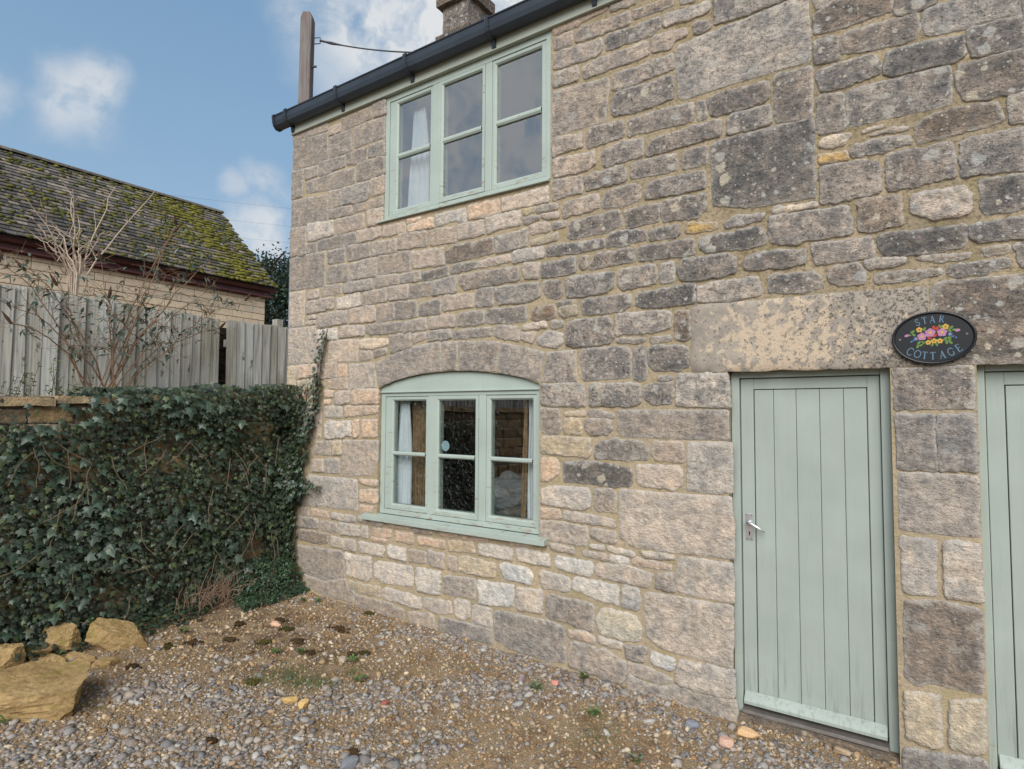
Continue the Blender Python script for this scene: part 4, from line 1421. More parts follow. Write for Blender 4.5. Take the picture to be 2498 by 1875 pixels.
# --- doors
def door(name, dx, lean, handle, label):
    """left door geometry at x offset dx"""
    d = empty(name, (-0.55 + dx, 0.09, 0.0), parent=cottage)
    d['label'] = label
    P = M['doorpaint']
    Y = 0.075
    box('jamb', -0.984 + dx, -0.935 + dx, Y - 0.005, Y + 0.10, 0.02, 2.147, P, d, wear=0.55, bevel=0.004)
    box('jamb', -0.163 + dx, -0.114 + dx, Y - 0.005, Y + 0.10, 0.02, 2.147, P, d, wear=0.45, bevel=0.004)
    box('head', -0.935 + dx, -0.163 + dx, Y - 0.004, Y + 0.10, 2.108, 2.147, P, d, wear=0.1, bevel=0.004)
    y = Y + 0.022
    x0, x1, z0, z1 = -0.931 + dx, -0.167 + dx, 0.075, 2.104
    px0, px1, pz1 = -0.850 + dx, -0.233 + dx, 2.032
    box('stile', x0, px0 - 0.004, y, y + 0.045, z0, z1, P, d, wear=0.35, bevel=0.003)
    box('stile', px1 + 0.004, x1, y, y + 0.045, z0, z1, P, d, wear=0.35, bevel=0.003)
    box('top_rail', px0 - 0.004, px1 + 0.004, y + 0.0012, y + 0.045, pz1 + 0.004, z1, P, d, wear=0.1, bevel=0.003)
    xsd = [-0.850, -0.736, -0.607, -0.478, -0.351, -0.233]
    for a, b in zip(xsd[:-1], xsd[1:]):
        box('plank', a + dx + 0.0010, b + dx - 0.0010, y + 0.003, y + 0.03, z0 + 0.03, pz1 - 0.001, P, d, wear=0.36, bevel=0.0035)
    box('backing', px0 - 0.006, px1 + 0.006, y + 0.031, y + 0.044, z0, pz1 + 0.006, M['groove'], d)
    V = [(x0 + 0.004, y - 0.045, 0.078), (x1 - 0.002, y - 0.045, 0.078), (x1 - 0.002, y - 0.045, 0.098), (x0 + 0.004, y - 0.045, 0.098), (x0 + 0.004, y - 0.03, 0.118), (x1 - 0.002, y - 0.03, 0.118),
         (x0 + 0.004, y - 0.001, 0.148), (x1 - 0.002, y - 0.001, 0.148), (x0 + 0.004, y - 0.001, 0.078), (x1 - 0.002, y - 0.001, 0.078)]
    F = [(0, 1, 2, 3), (3, 2, 5, 4), (4, 5, 7, 6), (6, 7, 9, 8), (8, 9, 1, 0), (0, 3, 4, 6, 8), (1, 9, 7, 5, 2)]
    obj('weather_bar', V, F, M['doorpaint'], d, wear=0.3, bevel=0.003)
    V = [(x0 - 0.003, y - 0.055, 0.026), (x1 + 0.003, y - 0.055, 0.026), (x1 + 0.003, y - 0.05, 0.044), (x0 - 0.003, y - 0.05, 0.044), (x0 - 0.003, y + 0.03, 0.074), (x1 + 0.003, y + 0.03, 0.074), (x0 - 0.003, y + 0.03, 0.026), (x1 + 0.003, y + 0.03, 0.026)]
    obj('threshold', V, [(0, 1, 2, 3), (3, 2, 5, 4), (4, 5, 7, 6), (6, 7, 1, 0), (0, 3, 4, 6), (1, 7, 5, 2)], M['steel'], d, bevel=0.002)
    if handle:
        hx, hz = -0.888 + dx, 1.165
        hb = MB()
        hb.box(hx - 0.021, hx + 0.021, y - 0.0045, y - 0.0005, hz - 0.083, hz + 0.083)
        ho = hb.build('handle_plate', M['metal'], d, bevel=0.001)
        V, F = tubev([(hx, y - 0.003, hz + 0.027), (hx, y - 0.042, hz + 0.027)], [0.013, 0.009], 14)
        mb = MB().add(V, F)
        V, F = tubev([(hx - 0.008, y - 0.042, hz + 0.030), (hx + 0.02, y - 0.046, hz + 0.026), (hx + 0.06, y - 0.048, hz + 0.005), (hx + 0.098, y - 0.044, hz - 0.018)], [0.009, 0.0095, 0.008, 0.006], 12)
        mb.add(V, F)
        mb.build('lever', M['metal'], d, smooth=True)
        V = [(hx + 0.005 * math.cos(a * math.pi / 6), y - 0.0055, hz - 0.036 + 0.006 * math.sin(a * math.pi / 6)) for a in range(12)]
        V += [(v[0], y - 0.003, v[2]) for v in V]
        kb = MB().add(V, [tuple(range(12)), tuple(range(12, 24))[::-1]] + [(i, (i + 1) % 12, 12 + (i + 1) % 12, 12 + i) for i in range(12)])
        kb.box(hx - 0.003, hx + 0.003, y - 0.0055, y - 0.003, hz - 0.054, hz - 0.036)
        kb.build('keyhole', M['dark'], d)
        for sx in (-0.014, 0.014):
            for sz in (-0.074, 0.074):
                V, F = tubev([(hx + sx, y - 0.004, hz + sz), (hx + sx, y - 0.0062, hz + sz)], 0.0035, 8)
                obj('screw', V, F, M['steel'], d)
    return d


door('door', 0.0, 0, True, 'sage green plank door with silver lever handle')
door('door', 1.24, 0, False, 'sage green plank door at the right edge, partly cut off')
rough_box('door_step', -0.985, -0.113, 0.015, 0.30, -0.16, 0.022, cottage, s2l(126, 114, 100) + (0.6,), 0.012, 'stone', 10)
rough_box('door_step', 0.27, 1.12, 0.015, 0.30, -0.16, 0.022, cottage, s2l(126, 114, 100) + (0.6,), 0.012, 'stone', 10)

# ------------------------------------------------------------------ OVAL NAME PLAQUE
plq = empty('name_plaque', (0.088, -0.02, 2.15), 'black oval name plaque lettered STAR COTTAGE with painted flowers above the pier', 'sign')
PXc, PZc, PA, PB = 0.088, 2.290, 0.186, 0.143
M['plq'] = simple('black_enamel', (0.012, 0.013, 0.015), 0.25, 0.5)
M['ltr'] = simple('blue_grey_paint', s2l(96, 124, 146), 0.5)
for nm, cl in (('pink', (186, 128, 168)), ('yel', (204, 172, 78)), ('red', (186, 68, 50)), ('blu', (84, 118, 166)), ('grn', (102, 136, 66)), ('ong', (180, 98, 40))):
    M['f_' + nm] = simple('plaque_' + nm, tuple(v * 0.8 for v in s2l(*cl)), 0.45)
NS = 72
prof_ = [(1.0, -0.004), (1.0, -0.026), (0.985, -0.034), (0.955, -0.035), (0.935, -0.031), (0.915, -0.024)]
V, F = [], []
for r_, y in prof_:
    for k in range(NS):
        a = 2 * math.pi * k / NS
        dr = (1 - r_) * 0.15
        V.append((PXc + (PA * r_) * math.cos(a), y, PZc + (PB - PA * (1 - r_)) * math.sin(a)))
for i in range(len(prof_) - 1):
    for k in range(NS):
        F.append((i * NS + k, i * NS + (k + 1) % NS, (i + 1) * NS + (k + 1) % NS, (i + 1) * NS + k))
obj('rim', V, F, M['plq'], plq, smooth=True)
YP = -0.0242
V = [(PXc + PA * 0.917 * math.cos(2 * math.pi * k / NS), YP, PZc + (PB - PA * 0.083) * math.sin(2 * math.pi * k / NS)) for k in range(NS)]
V += [(v[0], -0.004, v[2]) for v in V]
obj('face', V, [tuple(range(NS)), tuple(range(NS, 2 * NS))[::-1]] + [(k, (k + 1) % NS, NS + (k + 1) % NS, NS + k) for k in range(NS)], M['plq'], plq)


def pl(tx, ty):
    """plaque drawing units to the wall"""
    return PXc + (tx - 1517) / 1760, PZc + (1187 - 0.023 * (tx - 1517) - ty) / 1430


def arcpts(cx, cy, rx, ry, a0, a1, n=14):
    return [(cx + rx * math.cos(R(a0 + (a1 - a0) * i / n)), cy + ry * math.sin(R(a0 + (a1 - a0) * i / n))) for i in range(n + 1)]


T_, H_ = 0.15, 0.07           # thick and thin strokes, letters one unit high
GLY = {
    'S': [(arcpts(.30, .74, .24, .22, 25, 270, 12) + arcpts(.30, .27, .26, .25, 90, -150, 12)[1:], .11), ([(.50, .98), (.52, .74)], .05), ([(.04, .28), (.06, .0)], .05)],
    'T': [([(.36, 0), (.36, .95)], T_), ([(.0, .96), (.72, .96)], H_), ([(.02, .96), (.02, .78)], .05), ([(.70, .96), (.70, .78)], .05), ([(.22, .02), (.50, .02)], .05)],
    'A': [([(.08, 0), (.40, 1)], H_), ([(.38, 1), (.72, 0)], T_), ([(.18, .34), (.60, .34)], H_), ([(-.02, .02), (.18, .02)], .05), ([(.58, .02), (.86, .02)], .05)],
    'R': [([(.12, 0), (.12, 1)], T_), ([(.12, .96)] + arcpts(.30, .74, .26, .22, 90, -90, 8) + [(.12, .52)], .08), ([(.32, .5), (.68, 0)], .13), ([(.0, .02), (.25, .02)], .05), ([(.0, .98), (.2, .98)], .05), ([(.62, .02), (.8, .02)], .05)],
    'C': [(arcpts(.46, .5, .42, .49, 50, 310, 20), .11), ([(.78, .92), (.78, .68)], .05), ([(.76, .12), (.8, .30)], .05)],
    'O': [(arcpts(.46, .5, .43, .48, 0, 360, 26), .11)],
    'G': [(arcpts(.46, .5, .42, .49, 50, 305, 20), .11), ([(.74, .05), (.74, .42)], .12), ([(.58, .42), (.86, .42)], .05), ([(.78, .92), (.78, .70)], .05)],
    'E': [([(.12, 0), (.12, 1)], T_), ([(.0, .97), (.58, .97)], H_), ([(.12, .52), (.46, .52)], H_), ([(.0, .03), (.62, .03)], H_), ([(.57, .97), (.57, .80)], .05), ([(.61, .03), (.63, .22)], .05), ([(.45, .62), (.45, .42)], .05)],
}


def letter(ch, tx, ty, hgt, ang):
    mb = MB()
    px, pz = pl(tx, ty)
    ca, sa = math.cos(R(ang)), math.sin(R(ang))
    lay = 0
    for pts_, wd in GLY[ch]:
        n = len(pts_)
        V = []
        for i in range(n):
            a, b = pts_[max(i - 1, 0)], pts_[min(i + 1, n - 1)]
            dx, dz = b[0] - a[0], b[1] - a[1]
            l = math.hypot(dx, dz) or 1
            nx_, nz_ = -dz / l * wd / 2, dx / l * wd / 2
            for s in (1, -1):
                u, v = (pts_[i][0] + s * nx_ - 0.4) * 0.82, pts_[i][1] + s * nz_ - 0.5
                V.append((px + hgt * (u * ca - v * sa), YP - 0.0012 - lay * 0.00012, pz + hgt * (u * sa + v * ca)))
        F = [(2 * i, 2 * i + 1, 2 * i + 3, 2 * i + 2) for i in range(n - 1)]
        m0 = len(V)
        V += [(v[0], YP + 0.0004, v[2]) for v in V]
        F += [(2 * i, 2 * i + 2, 2 * i + 2 + m0, 2 * i + m0) for i in range(n - 1)] + [(2 * i + 1, 2 * i + 1 + m0, 2 * i + 3 + m0, 2 * i + 3) for i in range(n - 1)]
        mb.add(V, F)
        lay += 1
    mb.build('letter', M['ltr'], plq)


for ch, tx, ty, ag in (('S', 1402, 1063, 17), ('T', 1455, 1051, 9), ('A', 1514, 1046, 1), ('R', 1588, 1046, -10)):
    letter(ch, tx, ty, 0.036, ag)
for ch, tx, ty, ag in (('C', 1333, 1289, -27), ('O', 1388, 1309, -16), ('T', 1449, 1321, -8), ('T', 1512, 1325, 0), ('A', 1583, 1318, 8), ('G', 1646, 1298, 18), ('E', 1710, 1267, 29)):
    letter(ch, tx, ty, 0.040, ag)


def disc(px, pz, r, y, n=10, sx=1.0, ang=0.0, sz=1.0):
    V = []
    for k in range(n):
        a = 2 * math.pi * k / n
        u, v = r * sx * math.cos(a), r * sz * math.sin(a)
        V.append((px + u * math.cos(ang) - v * math.sin(ang), y, pz + u * math.sin(ang) + v * math.cos(ang)))
    V += [(v[0], YP + 0.0004, v[2]) for v in V]
    return V, [tuple(range(n)), tuple(range(n, 2 * n))[::-1]] + [(k, (k + 1) % n, n + (k + 1) % n, n + k) for k in range(n)]


def flower(tx, ty, rr_, mat, cmat, petals=5):
    x, z_ = pl(tx, ty)
    r_ = rr_ / 1500
    mb = MB()
    for k in range(petals):
        a = 2 * math.pi * k / petals + 0.3
        mb.add(*disc(x + 0.55 * r_ * math.cos(a), z_ + 0.55 * r_ * math.sin(a), r_ * 0.47, YP - 0.0010 - 0.00008 * k))
    o = mb.build('painted_flower', M[mat], plq)
    if cmat:
        V, F = disc(x, z_, r_ * 0.34, YP - 0.0018)
        obj('flower_centre', V, F, M[cmat], plq)


for a in ((1430, 1175, 32, 'f_pink', 'f_yel'), (1495, 1148, 36, 'f_pink', 'f_yel'), (1585, 1148, 34, 'f_pink', 'f_yel'), (1410, 1122, 22, 'f_yel', 'f_ong'), (1613, 1105, 23, 'f_yel', 'f_ong'),
          (1478, 1222, 20, 'f_yel', 'f_ong'), (1522, 1212, 21, 'f_yel', 'f_ong'), (1568, 1213, 21, 'f_yel', 'f_ong'), (1382, 1192, 16, 'f_blu', 'f_yel'), (1645, 1163, 16, 'f_blu', 'f_yel')):
    flower(*a)
for tx, ty, r_, m_, ag in ((1525, 1110, 17, 'f_red', 1.9), (1549, 1116, 17, 'f_red', 1.2), (1531, 1170, 16, 'f_red', .9), (1487, 1187, 16, 'f_red', 2.4), (1310, 1165, 17, 'f_pink', .3), (1702, 1135, 18, 'f_pink', .2),
                           (1348, 1212, 11, 'f_blu', .5), (1362, 1204, 9, 'f_blu', .5), (1668, 1180, 10, 'f_blu', .5), (1688, 1190, 9, 'f_blu', .5)):
    x, z_ = pl(tx, ty)
    V, F = disc(x, z_, r_ / 1500, YP - 0.0014, 10, 1.0, ag, 0.62)
    obj('painted_bud', V, F, M[m_], plq)
for tx, ty, r_, ag in ((1358, 1136, 18, .6), (1366, 1160, 17, 2.4), (1450, 1118, 18, 1.1), (1574, 1102, 18, 2.2), (1655, 1113, 18, .7), (1642, 1136, 17, 2.5), (1678, 1130, 16, .1), (1330, 1162, 14, 0), (1405, 1222, 17, .9), (1395, 1250, 18, 1.2),
                       (1438, 1222, 16, 2.2), (1420, 1242, 15, .4), (1508, 1242, 14, 1), (1542, 1240, 14, 2), (1608, 1197, 18, .8), (1638, 1190, 17, .3), (1618, 1222, 18, 1.6), (1648, 1226, 17, 2.4), (1640, 1208, 14, .5)):
    x, z_ = pl(tx, ty)
    V, F = disc(x, z_, r_ / 1500, YP - 0.0007, 8, 1.0, ag, 0.55)
    obj('painted_leaf', V, F, M['f_grn'], plq)
for tx, ty in ((1255, 1195), (1770, 1165)):
    x, z_ = pl(tx, ty)
    V, F = disc(x, z_, 0.0058, YP - 0.003, 14)
    obj('screw', V, F, M['steel'], plq)

# ------------------------------------------------------------------ GARDEN WALL, IVY
GXF = -5.50
GY0 = -6.6


def wall_top(y):
    return 2.085 + 0.048 * max(y, -2.6)


gwall = empty('garden_wall', (GXF - 0.15, -2.5, 0), 'buff dry-stone garden wall mostly hidden under ivy', 'wall')
V = [(GXF - 0.02, 0.0, -0.2), (GXF - 0.02, GY0, -0.2), (GXF - 0.02, GY0, wall_top(GY0) - 0.06), (GXF - 0.02, 0.0, wall_top(0) - 0.06), (GXF - 0.40, 0.0, -0.2), (GXF - 0.40, GY0, -0.2), (GXF - 0.40, GY0, wall_top(GY0) - 0.06), (GXF - 0.40, 0.0, wall_top(0) - 0.06)]
core = obj('core', V, [(0, 3, 2, 1), (4, 5, 6, 7), (0, 4, 7, 3), (1, 2, 6, 5), (3, 7, 6, 2), (0, 1, 5, 4)], M['joint'], gwall)


def face_stone_x(name, y0, y1, z0, z1, parent, tone, seed, h):
    V, F, rim = stone_geo([(y0, z0), (y1, z0), (y1, z1), (y0, z1)], h, seed, 0.010)
    V = [(GXF - 0.02 - y, x, z) for x, y, z in V]         # outline runs along y, proud towards +x
    F = [tuple(reversed(f)) for f in F]
    return obj(name, V, [tuple(reversed(f)) for f in F], M['stone'], parent, smooth=True, tone=tone, rim=rim)


rg = random.Random(21)
z = -0.05
sc = 0
while z < 1.86:
    hh = rg.uniform(0.11, 0.17)
    y = GY0 + rg.uniform(0, 0.2)
    while y < -0.06:
        ll = rg.uniform(0.22, 0.44)
        y2 = min(y + ll, -0.01)
        zt = min(z + hh, wall_top(y) - 0.07)
        if y2 - y > 0.08 and zt - z > 0.05:
            cc_ = rg.choice([(160, 140, 106), (148, 130, 100), (172, 152, 118), (140, 126, 104)])
            face_stone_x('stone', y + 0.008, y2 - 0.008, z + 0.007, zt - 0.007, gwall, s2l(*cc_) + (0.2,), sc * 1.9, rg.uniform(0.02, 0.05))
            sc += 1
        y = y2
    z += hh
y = GY0
while y < -0.05:
    ll = rg.uniform(0.3, 0.6)
    y2 = min(y + ll, -0.005)
    zt = wall_top((y + y2) / 2)
    rough_box('coping', GXF - 0.42, GXF + 0.05 + rg.uniform(-.02, .03), y + 0.006, y2 - 0.006, zt - 0.062, zt + rg.uniform(-.008, .008), gwall, s2l(176, 158, 128) + (0.3,), 0.014, 'stone', 5)
    y = y2

# raised ground behind the garden wall
V = []
F = []
yx = [-60, -12] + list(np.linspace(-6.6, 4.0, 22)) + [10, 60]
xx = [-60, -30, -14, -10, -8, -7, -6.5, -6.2, -5.92]
for x in xx:
    for y in yx:
        V.append((x, y, 1.78 + 0.03 * noise.noise(Vector((x, y, 0)))))
for i in range(len(xx) - 1):
    for j in range(len(yx) - 1):
        a = i * len(yx) + j
        F.append((a, a + len(yx), a + len(yx) + 1, a + 1))
b = len(V)
V += [(-5.92, -60, -1), (-5.92, 60, -1)]
F.append(((len(xx) - 1) * len(yx), b, b + 1, (len(xx) - 1) * len(yx) + len(yx) - 1))
obj('raised_ground', V, F, M['soil'], kind='structure')

# ---- leaves
IVY_L = np.array([(0, 0, 0), (.22, -.10, -.03), (.46, .04, -.09), (.34, .26, -.05), (.60, .46, -.14), (.26, .52, -.05), (0, 1.0, -.12), (-.26, .52, -.05), (-.60, .46, -.14), (-.34, .26, -.05), (-.46, .04, -.09), (-.22, -.10, -.03), (0, .34, .05)])
IVY_T = np.array([(12, k, k + 1) for k in range(0, 11)] + [(12, 11, 0)])
LAN_L = np.array([(0, 0, 0), (.16, .35, .02), (0, 1.0, -.12), (-.16, .35, .02), (0, .4, -.04)])
LAN_T = np.array([(0, 1, 4), (1, 2, 4), (2, 3, 4), (3, 0, 4)])
OVA_L = np.array([(0, 0, 0), (.30, .45, .03), (0, 1.0, -.08), (-.30, .45, .03)])
OVA_T = np.array([(0, 1, 2), (0, 2, 3)])


def norm(a):
    return a / np.maximum(np.linalg.norm(a, axis=1, keepdims=True), 1e-9)


def leaves(L, T, P, tip, nrm, size):
    """returns vertices and triangles of many leaves"""
    tip = norm(tip)
    nrm = norm(nrm - tip * np.sum(nrm * tip, 1, keepdims=True))
    side = np.cross(tip, nrm)
    s = size[:, None, None]
    V = P[:, None, :] + s * (L[None, :, 0:1] * side[:, None, :] + L[None, :, 1:2] * tip[:, None, :] + L[None, :, 2:3] * nrm[:, None, :])
    F = T[None] + (np.arange(len(P)) * len(L))[:, None, None]
    return V.reshape(-1, 3), F.reshape(-1, 3)


def leafcol(n, base, var, light=None, pl_=0.1):
    c = np.array(base)[None] * (1 + var * rng.uniform(-1, 1, (n, 1)))
    c[:, 0] *= 1 + 0.25 * rng.uniform(-1, 1, n)
    if light is not None:
        k = rng.random(n) < pl_
        c[k] = np.array(light) * (1 + 0.2 * rng.uniform(-1, 1, (k.sum(), 1)))
    return np.clip(c, 0.004, 1)


ivy = empty('ivy', (GXF, -1.5, 0.1), 'dark green ivy blanketing the garden wall and creeping onto the cottage corner', 'ivy')
PP, TT, NN, SS = [], [], [], []


def ivy_bulge(y, z):
    b = 0.05 + 0.13 * (0.5 + 0.5 * noise.noise(Vector((y * 1.3, z * 1.5, 7.7)))) + 0.07 * (0.5 + 0.5 * noise.noise(Vector((y * 4, z * 4, 2.2))))
    b += 0.10 * math.exp(-((z - 1.95) / 0.22) ** 2)
    return b


ri = random.Random(77)
made = 0
while made < 15500:
    y, z = ri.uniform(-3.6, 0.0), ri.uniform(0.02, 2.16)
    top = wall_top(y)
    if z > top + 0.02 + 0.07 * noise.noise(Vector((y * 5, 1, 1))) + (0.06 if y > -0.9 else 0):
        continue
    dens = 1.0
    g = noise.noise(Vector((y * 2.6, z * 2.6, 4.4)))
    if g < -0.42:
        dens = 0.35
    if y < -1.92 and z > 1.77:                       # bare stone at the top left
        dens = 0.13
    if y < -1.75 and z > 1.35 and noise.noise(Vector((y * 7, z * 7, 1))) < 0.0:
        dens *= 0.35
    if y < -3.1:
        dens *= max(0, (y + 3.6) / 0.5)
    for hy, hz, hr in ((-0.42, 0.55, .12), (-0.30, 0.46, .10), (-0.48, 0.46, .06), (-1.34, 0.5, .07), (-1.5, 1.55, 0.06), (-0.24, 1.52, .06), (-2.25, 1.35, .08), (-1.2, 1.72, .07)):
        if (y - hy) ** 2 + (z - hz) ** 2 < hr * hr:
            dens *= 0.12
    if z < 0.22 and y > -0.75:
        dens *= 0.4
    if ri.random() > dens:
        continue
    b = ivy_bulge(y, z)
    dpt = b * (1 - ri.random() ** 1.8 * 0.95)
    PP.append((GXF + dpt, y, z))
    TT.append((0.35 + ri.uniform(-.3, .4), ri.uniform(-.75, .75), -1 + ri.uniform(-.1, .7)))
    NN.append((1.0, ri.uniform(-.6, .6), 0.55 + ri.uniform(-.45, .6)))
    SS.append(min(0.075, 0.0335 * math.exp(ri.gauss(0, 0.33))) * (1.2 if g > 0.15 else 1.0))
    made += 1
# over the top of the wall
for _ in range(700):
    y = ri.uniform(-1.9, 0.0)
    PP.append((GXF - ri.uniform(-0.12, 0.35), y, wall_top(y) + ri.uniform(0.0, 0.07 + 0.10 * max(0, noise.noise(Vector((y * 3, 0, 5)))))))
    TT.append((ri.uniform(-.3, 1), ri.uniform(-.8, .8), -0.4 + ri.uniform(-.4, .4)))
    NN.append((0.5 + ri.uniform(-.4, .4), ri.uniform(-.5, .5), 1))
    SS.append(ri.uniform(0.035, 0.065))
# trailing onto the stones at the foot of the wall
for _ in range(900):
    y = ri.uniform(-2.9, -0.9)
    x = GXF + ri.uniform(0.05, 0.42) * (0.7 + 0.5 * noise.noise(Vector((y * 3, 4, 0))))
    PP.append((x, y, gz(x, y) + ri.uniform(0.0, 0.10)))
    TT.append((ri.uniform(-.4, 1), ri.uniform(-1, 1), ri.uniform(-.5, .3)))
    NN.append((0.4, ri.uniform(-.5, .5), 1))
    SS.append(ri.uniform(0.03, 0.05))
# creeping on the cottage: dense fringe at the corner and four runners up the stones
YW = -0.03


def on_wall(x, z, n, spread, smin=0.022, smax=0.042, dep=0.05):
    for _ in range(n):
        PP.append((x + ri.gauss(0, spread), YW - ri.random() * dep, z + ri.gauss(0, spread * 1.2)))
        TT.append((ri.uniform(-.8, .8), -0.35, -1 + ri.uniform(0, .9)))
        NN.append((ri.uniform(-.5, .5), -1, 0.5 + ri.uniform(-.4, .4)))
        SS.append(ri.uniform(smin, smax))


for k in range(2700):
    z = ri.uniform(0.12, 2.0)
    w_ = 0.06 + 0.24 * math.exp(-((z - 1.10) / 0.24) ** 2) + 0.06 * noise.noise(Vector((z * 5, 0, 0)))
    x = -5.50 + (ri.random() ** 1.5) * w_ * 1.25
    PP.append((x, YW - ri.random() * 0.20, z))
    TT.append((ri.uniform(-.6, .8), -0.35, -1 + ri.uniform(0, .8)))
    NN.append((ri.uniform(-.2, .8), -1, 0.5 + ri.uniform(-.4, .4)))
    SS.append(ri.uniform(0.025, 0.048))
runners = [
    [(-5.30, 1.15), (-5.199, 1.493), (-5.102, 1.721), (-5.027, 1.92), (-4.992, 2.091), (-4.996, 2.213), (-4.98, 2.344), (-4.925, 2.54), (-4.900, 2.66), (-4.891, 2.722)],
    [(-5.40, 1.1), (-5.33, 1.45), (-5.292, 1.718), (-5.214, 1.92), (-5.19, 2.07), (-5.181, 2.168)],
    [(-5.46, 1.3), (-5.44, 1.6), (-5.404, 1.811), (-5.344, 1.947)],
    [(-5.40, 1.02), (-5.30, 1.08), (-5.227, 1.099), (-5.05, 1.125), (-4.92, 1.135)],
    [(-5.36, 0.30), (-5.345, 0.5), (-5.34, 0.71), (-5.326, 0.898)]]
stems = MB()
for rn in runners:
    V, F = tubev([(x, -0.022, z) for x, z in rn], 0.004, 5)
    stems.add(V, F)
    for (xa, za), (xb, zb) in zip(rn[:-1], rn[1:]):
        l = math.hypot(xb - xa, zb - za)
        last = rn.index((xb, zb)) / len(rn)
        for k in range(int(l / 0.016)):
            f = k / (l / 0.016)
            on_wall(xa + (xb - xa) * f, za + (zb - za) * f, 6 if last < 0.6 else 3, 0.038 * (1.3 - 0.95 * last), 0.024, 0.046 - 0.014 * last, 0.08)
for _ in range(46):                                   # bare woody stems among the leaves
    y, z = ri.uniform(-2.6, -0.2), ri.uniform(0.2, 1.8)
    p = [(GXF + ivy_bulge(y, z) + 0.01, y, z)]
    ang = ri.uniform(-1.2, 1.2)
    for k in range(5):
        ang += ri.uniform(-.35, .35)
        y += math.sin(ang) * 0.06
        z -= math.cos(ang) * 0.06
        p.append((GXF + ivy_bulge(y, z) + 0.015, y, z))
    stems.add(*tubev(p, 0.0035, 4))
stems.build('stems', M['bark'], ivy, tone=s2l(128, 112, 92), kind='stuff')
PP, TT, NN, SS = map(lambda a: np.array(a, dtype=float), (PP, TT, NN, SS))
n = len(PP)
LC = leafcol(n, (0.058, 0.082, 0.048), 0.48, (0.13, 0.17, 0.07), 0.11)
# the 300 big outer leaves on the garden wall that show largest are leaves of their own
front = (PP[:, 0] - GXF) * 1.5 + SS * 6 + 0.05 * PP[:, 1] * -1
front[(PP[:, 2] < 0.3) | (PP[:, 1] < -2.4) | (PP[:, 1] > -0.1)] = -9
ids = np.argsort(-front)[:300]
msk = np.ones(n, bool)
msk[ids] = False
V, F = leaves(IVY_L, IVY_T, PP[msk], TT[msk], NN[msk], SS[msk])
obj('leaf_mass', V, F, M['leaf'], ivy, tone=np.repeat(LC[msk], len(IVY_L), 0), kind='stuff')
proto = []
for k in range(3):
    me = bpy.data.meshes.new('leaf')
    me.from_pydata([tuple(v) for v in IVY_L], [], [tuple(f) for f in IVY_T])
    set_tone(me, np.tile(np.array([(0.064, 0.094, 0.064, 1), (0.082, 0.115, 0.080, 1), (0.052, 0.086, 0.058, 1)][k], dtype=np.float32), (len(IVY_L), 1)))
    me.materials.append(M['leaf'])
    proto.append(me)
for i in ids:
    tip = Vector(TT[i]).normalized()
    nr = Vector(NN[i])
    nr = (nr - tip * nr.dot(tip)).normalized()
    sd_ = tip.cross(nr)
    o = bpy.data.objects.new('leaf', proto[i % 3])
    o.rotation_euler = Matrix((sd_, tip, nr)).transposed().to_euler()
    o.scale = (SS[i] * 1.15,) * 3
    reg(o, ivy, PP[i])

# ------------------------------------------------------------------ FENCE
def fence(label, x, ya, yb, top, seed, post=None):
    f = empty('wooden_fence', (x, (ya + yb) / 2, 1.75), label, 'fence')
    rf = random.Random(seed)
    y = ya
    k = 0
    while y < yb:
        wdt = rf.uniform(0.098, 0.112)
        zt = top(y) + rf.uniform(-.012, .012)
        ln = rf.uniform(-.012, .012)
        y2 = min(y + wdt, yb)
        V = [(x, y, 1.72), (x + 0.004, y2, 1.72), (x + 0.006, y2 + 0.012, 1.72), (x - 0.012, y, 1.72)]
        V += [(p[0] + ln, p[1] + ln, zt + (0.004 if q in (1, 2) else 0)) for q, p in enumerate(V)]
        off = 0.006 * (k % 2)
        V = [(a + off + 0.012, b + rf.uniform(-.001, .001), c) for a, b, c in V]
        V = [(V[0][0], V[0][1], V[0][2]), (V[1][0] + 0.012, V[1][1], V[1][2]), (V[1][0], V[1][1] + 0.001, V[1][2]), (V[3][0], V[3][1], V[3][2]),
             (V[4][0], V[4][1], V[4][2]), (V[5][0] + 0.012, V[5][1], V[5][2]), (V[5][0], V[5][1] + 0.001, V[5][2]), (V[7][0], V[7][1], V[7][2])]
        obj('board', V, BOXF, M['board'], f)
        y += wdt - rf.uniform(-0.002, 0.004)
        k += 1
    for zz in (2.1, 2.6):
        box('rail', x - 0.075, x - 0.016, ya, yb, zz, zz + 0.08, M['board'], f)
    if post:
        for py, pz in post:
            box('post', x - 0.115, x - 0.02, py - 0.045, py + 0.045, 1.72, pz, M['board'], f, bevel=0.004)
    return f


fence('long grey weathered board fence above the ivy, behind the bare shrub', -6.3, -6.4, -0.36, lambda y: 2.925 - 0.02 * max(0, y + 2), 3, [(-2.4, 2.85), (-4.5, 2.85)])
fence('short grey board fence section next to the cottage corner', -6.3, -0.25, 1.35, lambda y: 2.885 + 0.03 * (y + 0.2), 8, [(0.42, 2.995)])

M['gap_shade'] = simple('gap_shade_dark', s2l(58, 52, 44), 0.95, 0.05, 0.35, 9)  # dark brown standing for the shade in the fence gap
fp = empty('gap_shade_backing', (-6.42, -0.30, 1.72), 'added dark backing that stands for the shade in the gap between the two fence sections', 'post')
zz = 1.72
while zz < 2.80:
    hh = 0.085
    box('timber', -6.50, -6.40 + 0.008 * math.sin(zz * 40), -0.46, -0.16, zz, zz + hh - 0.006, M['gap_shade'], fp, bevel=0.004)  # added dark slats that fill the gap with painted shade
    zz += hh

